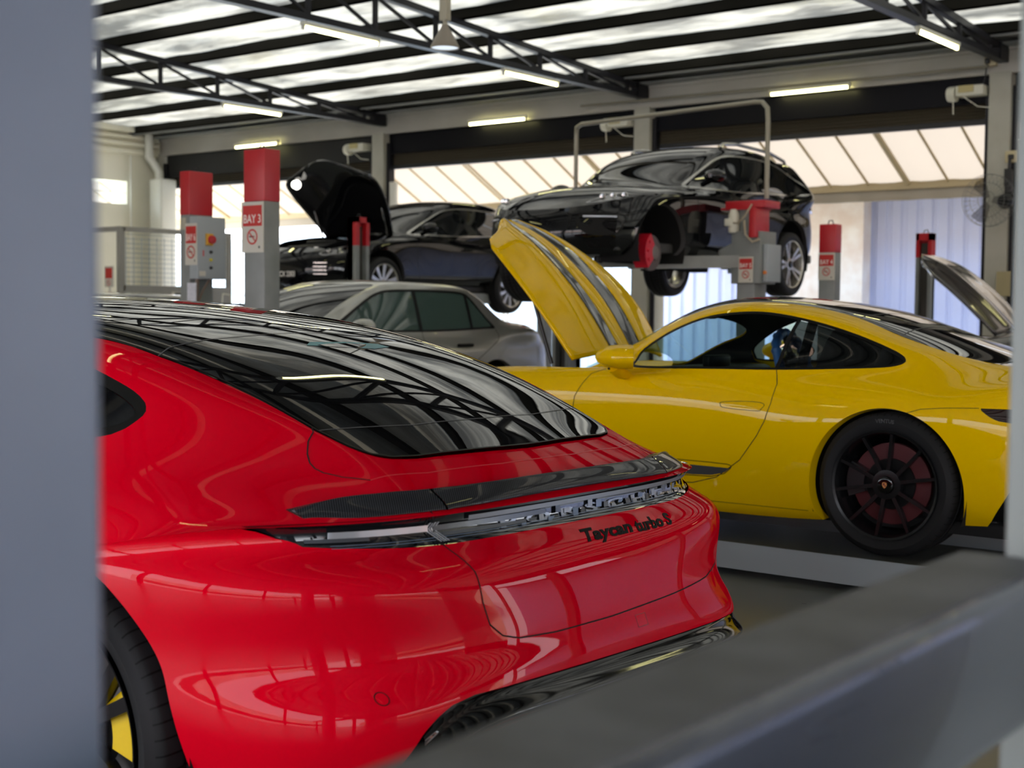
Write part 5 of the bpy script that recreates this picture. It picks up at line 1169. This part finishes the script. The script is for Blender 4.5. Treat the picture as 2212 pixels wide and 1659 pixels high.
def sedan_shells():
    k = dict(Lr=.6, pr=4., Lf=.8, pf=3.4)
    S = Row([(-1.15, .86), (0, .915), (1.5, .915), (3.0, .91), (3.95, .84)], [(-1.15, .88), (1.5, .86), (3.0, .82), (3.95, .70)], -1.12, 3.92, **k)
    sw = lambda r, m, f: [(-1.16, r), (0, m), (1.5, m), (3.0, m), (3.98, f)]
    rows = [Row(sw(.74, .80, .74), [(-1.2, .28), (1.5, .2), (4, .22)], -1.08, 3.88, **k), Row(sw(.86, .905, .85), [(-1.2, .36), (1.5, .29), (4, .3)], -1.15, 3.96, **k), Row(sw(.88, .935, .86), [(-1.2, .50), (1.5, .46), (4, .42)], -1.16, 3.97, **k),
            Row(sw(.885, .942, .86), [(-1.2, .64), (1.5, .62), (4, .54)], -1.15, 3.95, **k), Row(sw(.88, .935, .86), [(-1.2, .78), (1.5, .75), (4, .64)], -1.14, 3.94, **k), S]
    inner = [[(-.8, .875, .95), (0, .888, .95), (1.5, .89, .93), (3.0, .875, .895), (3.6, .81, .82)], [(-.8, .82, 1.005), (-.3, .835, 1.005), (.3, .84, .99), (1.5, .85, .97), (2.3, .83, .96), (3.0, .74, .925), (3.6, .70, .85)],
             [(-.9, .66, 1.035), (-.5, .70, 1.05), (-.15, .745, 1.10), (.2, .765, 1.19), (.6, .77, 1.22), (1.3, .77, 1.21), (1.8, .765, 1.15), (2.2, .74, 1.03), (2.5, .66, .965), (3, .6, .945), (3.6, .57, .87)],
             [(-.9, .56, 1.045), (-.55, .62, 1.075), (-.25, .655, 1.19), (.05, .675, 1.34), (.35, .685, 1.40), (.9, .69, 1.42), (1.4, .685, 1.40), (1.75, .68, 1.28), (2.1, .67, 1.12), (2.4, .60, .985), (3, .48, .955), (3.6, .44, .88)],
             [(-.9, .46, 1.05), (-.55, .57, 1.10), (-.25, .59, 1.25), (.05, .60, 1.41), (.35, .605, 1.46), (.9, .61, 1.475), (1.4, .60, 1.45), (1.75, .60, 1.33), (2.1, .60, 1.15), (2.45, .52, .99), (3, .36, .96), (3.6, .32, .885)],
             [(-.9, .24, 1.055), (-.6, .29, 1.10), (-.25, .30, 1.28), (.05, .30, 1.44), (.35, .30, 1.485), (.9, .30, 1.495), (1.4, .30, 1.475), (1.75, .30, 1.36), (2.1, .30, 1.185), (2.5, .26, 1.0), (3, .2, .965), (3.6, .16, .89)],
             [(-.9, 0, 1.057), (-.62, 0, 1.10), (-.25, 0, 1.285), (.05, 0, 1.445), (.35, 0, 1.49), (.9, 0, 1.50), (1.4, 0, 1.48), (1.75, 0, 1.37), (2.1, 0, 1.195), (2.52, 0, 1.0), (3, 0, .967), (3.6, 0, .892)]]
    return body_shell(rows, inner, [.94, .86, .76, .64, .54, .44, .24, 0], [.92, .84, .74, .62, .5, .36, .2, 0], -.7, 3.1, 130, 5, 0, 0, 10)
SED_WIN = [(.02, 1.02), (-.14, 1.04), (.0, 1.18), (.14, 1.32), (.26, 1.385), (.6, 1.405), (1.2, 1.405), (1.5, 1.375), (1.72, 1.28), (2.0, 1.13), (2.22, 1.02), (2.15, 1.0), (1.4, .995), (.6, 1.0)]
def dress(root, shells, s_, win, PT, glass, zc, r_arch, wb, yw, cut=None, ws=None, posts=(), doors=(), trimm=None, wells_y=.9, arch_trim=None):
    """windows, doors, arches for a background car; s_: its scale"""
    P, rf, ff = shells; sx, sy, sz = s_; whole = bvh(P+rf+ff)
    P, lips = arches(P, r_arch, (0, wb), zc, depth=.05); [put(l_, 'arch_lip', arch_trim or PT, root) for l_ in lips]
    wn = smooth2([(x*sx, z*sz) for x, z in win], 4)
    for s in (1, -1):
        g, P = take(P, wn, .35*s*sy); inn, tr = g.cut(poly_sdf(g.V[:, [0, 2]], wn)+.02); put(tr.shift(.001), 'window_trim', trimm or trim_blk, root)
        for l_ in posts: ribbon(root, whole, l_, .045, trim_blk, 'window_post', 'xz', s, -.002)
        put(fit_side(inn.shift(-.006)), 'side_windows', glass, root)
        for dl in doors:
            ribbon(root, whole, dl, .006, gap_m, side=s)
    if ws:
        for nm, q in ws: g, P = take(P, smooth2(q+[(x, -y) for x, y in q[::-1]], 4), None, 'xy', lambda V: np.where(V[:, 2] > .95*sz, -1., 1.)); put(fit_top(g.shift(-.003), 4, 2), nm, glass_blk, root)
    if cut is not None: h, P = take(P, cut, None, 'xy', lambda V: np.where(V[:, 2] > .8*sz, -1., 1.)); put(h.shift(-.10), 'engine_bay', gap_m, root)
    put(P, 'body', PT, root); put(rf, 'rear_panel', PT, root); f_ = put(ff, 'front_panel', PT, root)
    wells(root, r_arch, (0, wb), zc, wells_y)
    return whole, f_
def mirror(root, PT, x, y, z, s):
    b = []
    for dx, k in ((.10, .35), (.06, .8), (0, 1), (-.06, .98)): b.append([(x+dx, s*(y+.115*k*math.cos(a)), z+.075*k*math.sin(a)) for a in np.linspace(0, 2*math.pi, 20, endpoint=False)])
    MB().add([p for r_ in b for p in r_], [(i*20+k, i*20+(k+1) % 20, (i+1)*20+(k+1) % 20, (i+1)*20+k) for i in range(3) for k in range(20)]+[tuple(range(20)), tuple(range(60, 80))], True).tube([(x, s*(y-.05), z-.05), (x, s*(y-.15), z-.09)], .03, 8).build('door_mirror', PT, root)
suv_glass = mat('dark privacy glass', (.008, .009, .010), .03, spec=.8)
plastic = mat('dark grey arch plastic', (.045, .043, .043), .5)
sil_trim = mat('silver window trim', (.45, .44, .42), .25, .8)
def lamp(root, whole, pts, s, name='headlamp', inside=True):
    """a lens lying on the front corner; pts: (y, z) outline seen from the front"""
    V = [];
    for y, z in smooth2(pts, 4):
        h = whole.ray_cast(Vector((6, s*y, z)), Vector((-1, 0, 0))); V.append((h[0].x+.004 if h[0] else 3.3, s*y, z))
    c_ = np.mean(V, 0); hh = whole.ray_cast(Vector((6, c_[1], c_[2])), Vector((-1, 0, 0))); cx = hh[0].x+.012 if hh[0] else c_[0]
    n = len(V); o = MB().add(V+[(cx, c_[1], c_[2])], [(i, (i+1) % n, n) for i in range(n)], True).build(name, mat('smoky headlamp lens', (.22, .22, .23), .2, .3, .8), root)
    if inside:
        for k in (-1, 0, 1):
            y = c_[1]+s*k*.085; z = c_[2]+.008*k; h = whole.ray_cast(Vector((6, y, z)), Vector((-1, 0, 0))); x = h[0].x if h[0] else cx
            MB().lathe([(.0001, .014), (.022, .020), (.034, .022), (.036, .012)], (x, y, z), 'x', 20).build('projector', mat('bright reflector', (.6, .6, .6), .12, 1.), o)
    return o
# lifted black car
def build_lifted():
    s_ = (1, 1, .975); root = empty('suv', (-8.47, 14.97, 1.62), R(-90), label='black lifted car missing its near front wheel, red caliper showing', cat='car')
    posts = [[(.72, 1.7), (.70, 1.0)]]; doors = [[(2.13, 1.09), (2.20, .95), (2.18, .60), (2.10, .38)], [(.80, 1.1), (.82, .38)], [(-.25, 1.1), (-.12, .95), (.28, .78), (.42, .60), (.46, .40)]]
    ws = [('windscreen', [(1.30, 0), (1.28, .3), (1.24, .55), (1.6, .575), (2.0, .565), (2.28, .52), (2.38, .3), (2.42, 0)]), ('rear_screen', [(-.86, 0), (-.84, .4), (-.80, .5), (-.74, .5), (-.70, .4), (-.70, 0)])]
    P = suv_shells(*s_); whole, ff = dress(root, P, s_, SUV_WIN, paint['black'], suv_glass, .40, .435, 2.895, .95, None, ws, posts, doors, sil_trim, .93, plastic)
    for s in (1, -1):
        mirror(root, paint['black'], 2.02, 1.02, 1.19 if s > 0 else 1.12, s); lamp(root, whole, [(.50, .83), (.60, .90), (.74, .955), (.85, .975), (.88, .93), (.80, .87), (.66, .83), (.54, .815)], s)
        MB().tube([(1.15, s*.60, 1.60), (1.10, s*.60, 1.645), (.8, s*.61, 1.672), (0, s*.60, 1.655), (-.45, s*.575, 1.59), (-.5, s*.57, 1.55)], .02, 8).build('roof_rail', sil_trim, root)
        # intake and fog strip
        for nm, pts, mt, off in (('side_intake', [(.48, .62), (.52, .70), (.80, .71), (.84, .60), (.78, .50), (.58, .50)], gap_m, .006), ('fog_intake', [(.56, .40), (.60, .45), (.84, .46), (.86, .40), (.8, .37), (.6, .36)], trim_blk, .006)):
            V = []
            for y, z in smooth2(pts, 4): h = whole.ray_cast(Vector((6, s*y, z)), Vector((-1, 0, 0))); V.append((h[0].x+off if h[0] else 3.5, s*y, z))
            c_ = np.mean(V, 0); h = whole.ray_cast(Vector((6, c_[1], c_[2])), Vector((-1, 0, 0))); V.append((h[0].x+off+.004 if h[0] else c_[0], c_[1], c_[2])); n = len(V)-1
            MB().add(V, [(i, (i+1) % n, n) for i in range(n)], True).build(nm, mt, root)
        pts = []
        for y in np.linspace(.54, .80, 9): h = whole.ray_cast(Vector((6, s*y, .675)), Vector((-1, 0, 0))); pts.append((h[0].x+.018, s*y, .675+.0*y))
        MB().tube(pts, .009, 6).build('daylight_strip', mat('pale light strip', (.6, .65, .75), .2), root)
        for hx, hz in ((1.05, .90), (.08, .93)): MB().tube([(hx-.1, s*.957, hz), (hx+.1, s*.957, hz)], .014, 8).build('door_handle', paint['black'], root)
        MB().add([(-.80, s*.80, .95), (-.55, s*.915, .98), (-.52, s*.915, 1.04), (-.80, s*.80, 1.06), (-.90, s*.66, 1.02)], [(0, 1, 2, 3, 4)]).build('tail_lamp', mat('red tail lamp', (.45, .01, .01), .15, coat=1.), root)
    V = []
    for y, z in smooth2([(-.38, .72), (0, .745), (.38, .72), (.42, .62), (.34, .50), (0, .48), (-.34, .50), (-.42, .62)], 4): h = whole.ray_cast(Vector((6, y, z)), Vector((-1, 0, 0))); V.append((h[0].x+.004, y, z))
    MB().add(V, [tuple(range(len(V)))]).build('grille', gap_m, root)
    MB().box((-.85, -.78, .345), (3.5, .78, .45), .02).build('underbody', mat('grey underbody', (.05, .05, .05), .6), root)
    MB().tube([(2.2, .2, .33), (.5, .2, .32), (-.6, .2, .34)], .035, 8).box((-.75, -.3, .27), (-.45, .3, .36), .03).build('exhaust', M['chrome'], root)
    rc = mat('red brake caliper', (.62, .01, .03), .3)
    for x in (0, 2.895):
        for s in (1, -1):
            z = .31
            if x > 1 and s > 0:
                hb = MB().lathe([(.0001, -.005), (.035, -.005), (.07, -.01), (.085, -.04), (.085, -.07)], (x, s*.86, .34), 'y', 40).build('hub', mat('worn hub', (.22, .19, .18), .5, .6), root)
                MB().lathe([(.085, -.06), (.185, -.06), (.185, -.095), (.085, -.095)], (x, s*.86, .34), 'y', 60).build('brake_disc', mat('worn brake disc', (.14, .115, .11), .45, .5), root)
                b = MB(); V = []
                for dd in (.0, -.16):
                    for rad in (.09, .225):
                        for a in np.linspace(.55, 2.35, 14): V.append((x+rad*math.sin(a), .87+dd, .34+rad*math.cos(a)))
                F = []
                for j in range(13): F += [(j, j+1, 15+j, 14+j), (28+j, 29+j, 43+j, 42+j), (14+j, 15+j, 43+j, 42+j), (j, j+1, 29+j, 28+j)]
                b.add(V, F+[(0, 14, 42, 28), (13, 27, 55, 41)]).build('brake_caliper', rc, root)
                for a in (.9, 1.45, 2.0): MB().lathe([(.0001, .012), (.02, .01), (.022, -.01)], (x+.17*math.sin(a), .872, .34+.17*math.cos(a)), 'y', 16).build('piston_cap', rc, root)
            else: wheel(root, x, s*(.95 if x < 1 else .93), z-(.10 if x > 1 else 0), s, .385, .28, .285, 'five', silver_rim, None, spin=.35)
    MB().tube([(2.895, -.8, .3), (2.895, .8, .37)], .03, 8).tube([(2.6, .3, .25), (2.88, .8, .30)], .03, 8).tube([(3.1, .3, .28), (2.92, .8, .36)], .025, 8).build('suspension_arm', M['grey_steel'], root)
build_lifted()
# raised black car with open hood
def build_hood_up():
    s_ = (.965, .985, .95); root = empty('suv', (-13.94, 16.50, 1.36), R(-90), label='black raised car with hood up and silver wheels behind the silver sedan', cat='car')
    wb = 2.795; posts = [[(.70, 1.7), (.68, 1.0)]]; doors = [[(2.06, 1.04), (2.12, .90), (2.10, .57), (2.02, .36)], [(.77, 1.05), (.79, .36)], [(-.24, 1.05), (-.12, .90), (.27, .74), (.42, .57), (.45, .38)]]
    sc = lambda q: [(x*s_[0], y*s_[1]) for x, y in q]
    ws = [('windscreen', sc([(1.30, 0), (1.28, .3), (1.24, .55), (1.6, .575), (2.0, .565), (2.28, .52), (2.38, .3), (2.42, 0)])), ('rear_screen', sc([(-.86, 0), (-.84, .4), (-.80, .5), (-.74, .5), (-.70, .4), (-.70, 0)]))]
    cut = [(2.38, .0), (2.36, .60), (2.8, .70), (3.2, .66), (3.5, .45), (3.56, 0)]; cut = cut+[(x, -y) for x, y in cut[::-1]]
    whole, ff = dress(root, suv_shells(*s_), s_, SUV_WIN, paint['black'], suv_glass, .385, .42, wb, .93, cut, ws, posts, doors, sil_trim, .91, plastic)
    for s in (1, -1):
        mirror(root, paint['black'], 1.95, 1.0, 1.14, s); lamp(root, whole, [(.50, .74), (.62, .79), (.76, .83), (.84, .84), (.86, .79), (.80, .74), (.66, .71), (.54, .70)], s)
        for hx, hz in ((1.02, .86), (.08, .89)): MB().tube([(hx-.1, s*.943, hz), (hx+.1, s*.943, hz)], .014, 8).build('door_handle', paint['black'], root)
        b = MB()
        for z in (.60, .55, .50, .45): pts = [((whole.ray_cast(Vector((6, s*y, z)), Vector((-1, 0, 0)))[0] or Vector((3.3, 0, 0))).x+.01, s*y, z) for y in np.linspace(.46, .62, 5)]; b.tube(pts, .006, 6)
        b.build('intake_slats', M['chrome'], root)
    bp = [((whole.ray_cast(Vector((6, y, .46)), Vector((-1, 0, 0)))[0]).x+.012, y) for y in (-.17, .17)]
    MB().box((bp[0][0]-.004, -.19, .40), (bp[0][0]+.008, .19, .50)).build('number_plate', trim_blk, root)
    flat_text('plate_lettering', 'TCX 2303', .10, M['sign_white'], root, (bp[0][0]+.010, .0, .42), (0, 1, 0), (0, 0, 1), .001, .36, .002)
    V = []
    for y, z in smooth2([(-.45, .66), (0, .68), (.45, .66), (.5, .56), (.42, .36), (0, .33), (-.42, .36), (-.5, .56)], 4): h = whole.ray_cast(Vector((6, y, z)), Vector((-1, 0, 0))); V.append((h[0].x+.003, y, z))
    MB().add(V, [tuple(range(len(V)))]).build('grille', gap_m, root)
    cs = spl(np.array([(2.25, 0, 1.06), (2.46, 0, 1.36), (2.72, 0, 1.66), (2.98, 0, 1.92), (3.12, 0, 2.03)]), 6); hw = spl(np.array([[.64], [.78], [.88], [.82], [.52]]), 6)[:, 0]; G = []
    for i, (c_, w_) in enumerate(zip(cs, hw)):
        t_ = cs[min(i+1, len(cs)-1)]-cs[max(i-1, 0)]; t_ /= np.linalg.norm(t_); nr = np.array([-t_[2], 0, t_[0]]); f = i/(len(cs)-1)
        G.append([c_+nr*(-.10*abs(u)**2.4)+np.array([0, u*w_, 0])-t_*(.22*abs(u)**2.2*max(0, f-.6)/.4) for u in np.linspace(-1, 1, 31)])
    h = put(piece(np.array(G)), 'hood', paint['black'], root); q = h.modifiers.new('s', 'SOLIDIFY'); q.thickness = .035; q.offset = 0
    for s in (1, -1): MB().tube([(2.42, s*.64, .98), (2.62, s*.68, 1.50)], .012, 8).build('gas_strut', M['chrome'], root)
    MB().lathe([(.0001, 0), (.055, 0), (.07, .03), (.05, .09), (.0001, .1)], (2.96, -.60, 1.74), 'x', 24).build('inspection_lamp', mat('white lamp globe', (1, .98, .9), .4, emit=(1, .95, .85), es=2.2), root)
    MB().box((2.5, -.5, .5), (3.3, .5, .86), .04).box((2.7, -.3, .86), (3.1, .3, .94), .03).build('engine', trim_blk, root)
    MB().box((-.8, -.76, .24), (3.35, .76, .36), .03).build('underbody', mat('dark underbody', (.02, .02, .02), .6), root)
    for x in (0, wb):
        for s in (1, -1): wheel(root, x, s*.945, .34 if x else .30, s, .365, .26, .275, 'multi', silver_rim, None, disc=False)
build_hood_up()
# silver sedan
def build_sedan(loc, rz, PT, label, glass, hood_up=False):
    root = empty('sedan', loc, rz, label=label, cat='car')
    posts = [[(1.02, 1.5), (1.06, .9)], [(.22, 1.5), (.28, .9)]]; doors = [[(2.2, 1.0), (2.25, .8), (2.2, .35)], [(1.05, 1.0), (1.08, .33)], [(-.12, 1.02), (-.05, .9), (.30, .72), (.44, .5), (.46, .35)]]
    ws = [('windscreen', [(1.50, 0), (1.48, .3), (1.44, .57), (1.8, .585), (2.15, .60), (2.36, .54), (2.46, .3), (2.50, 0)]), ('rear_screen', [(.10, 0), (.08, .3), (.05, .56), (-.25, .57), (-.50, .56), (-.58, .3), (-.60, 0)])]
    cut = None
    if hood_up: cut = [(2.6, 0), (2.6, .66), (3.2, .68), (3.7, .60), (3.76, 0)]; cut = cut+[(x, -y) for x, y in cut[::-1]]
    whole, ff = dress(root, sedan_shells(), (1, 1, 1), SED_WIN, PT, glass, .335, .375, 3.04, .93, cut, ws, posts, doors, trim_blk, .90)
    for s in (1, -1):
        mirror(root, PT, 2.02, .99, 1.05, s)
        for hx in (.51, 1.41): MB().tube([(hx-.11, s*.946, .86), (hx+.11, s*.946, .86)], .018, 8).build('door_handle', trim_blk, root)
        lamp(root, whole, [(.52, .66), (.54, .74), (.80, .74), (.84, .70), (.80, .63), (.56, .61)], s)
    MB().box((-.95, -.76, .2), (3.6, .76, .33), .03).build('underbody', gap_m, root)
    for x in (0, 3.04):
        for s in (1, -1): wheel(root, x, s*.925, .325, s, .325, .225, .215, 'multi', silver_rim, None, disc=False)
    if hood_up:
        cs = spl(np.array([(2.52, 0, 1.02), (2.78, 0, 1.30), (3.06, 0, 1.55), (3.34, 0, 1.74), (3.62, 0, 1.85)]), 6); hw = spl(np.array([[.60], [.66], [.66], [.60], [.44]]), 6)[:, 0]; G = []
        for i, (c_, w_) in enumerate(zip(cs, hw)):
            t_ = cs[min(i+1, len(cs)-1)]-cs[max(i-1, 0)]; t_ /= np.linalg.norm(t_); nr = np.array([-t_[2], 0, t_[0]]); f = i/(len(cs)-1)
            G.append([c_+nr*(-.09*abs(u)**2.2+.02*math.exp(-((abs(u)-.45)/.12)**2))+np.array([0, u*w_, 0])-t_*(.2*abs(u)**2.2*max(0, f-.6)/.4) for u in np.linspace(-1, 1, 41)])
        h = put(piece(np.array(G)), 'hood', PT, root); q = h.modifiers.new('s', 'SOLIDIFY'); q.thickness = .03; q.offset = 0
    return root
build_sedan((-9.74, 10.95, .14), R(-90), paint['silver'], 'old silver grey sedan with green glass behind the BAY 3 post', mat('green sedan glass', (.045, .075, .066), .05, spec=.7))
build_sedan((-2.40, 15.3, .17), R(180), mat('dark bronze paint', (.035, .030, .028), .22, .3, 1.), 'dark car with raised bonnet behind the tail of the yellow coupe', suv_glass, True)
build_sedan((-15.6, 12.2, .04), R(-90), paint['grey'], 'dark grey car whose roof shows under the mesh cage', suv_glass)
# arms and rails that carry the raised cars
g = empty('low_rise_lift', (-9.74, 9.6, 0), label='low grey lift under the silver sedan', cat='lift')
MB().box((-.85, -1.2, .19), (-.70, 1.3, .325)).build('arm', M['grey_steel'], g); MB().box((.70, -1.2, .19), (.85, 1.3, .325)).build('arm', M['grey_steel'], g)
for x in (-.775, .775):
    for y in (-1.1, 1.2): MB().box((x-.06, y-.06, 0), (x+.06, y+.06, .19)).build('support', M['grey_steel'], g)
g = empty('low_rise_lift', (-13.94, 15.1, 0), label='lift beams under the raised car with open hood', cat='lift')
for x in (-.7, .7):
    MB().box((x-.08, -1.3, 1.44), (x+.08, 1.6, 1.595)).build('arm', M['grey_steel'], g)
    MB().box((x-.06, -.1, 0), (x+.06, .1, 1.44)).build('support', M['grey_steel'], g)
MB().box((-.62, -.08, 1.46), (.62, .08, 1.56)).build('cross_beam', M['grey_steel'], g)
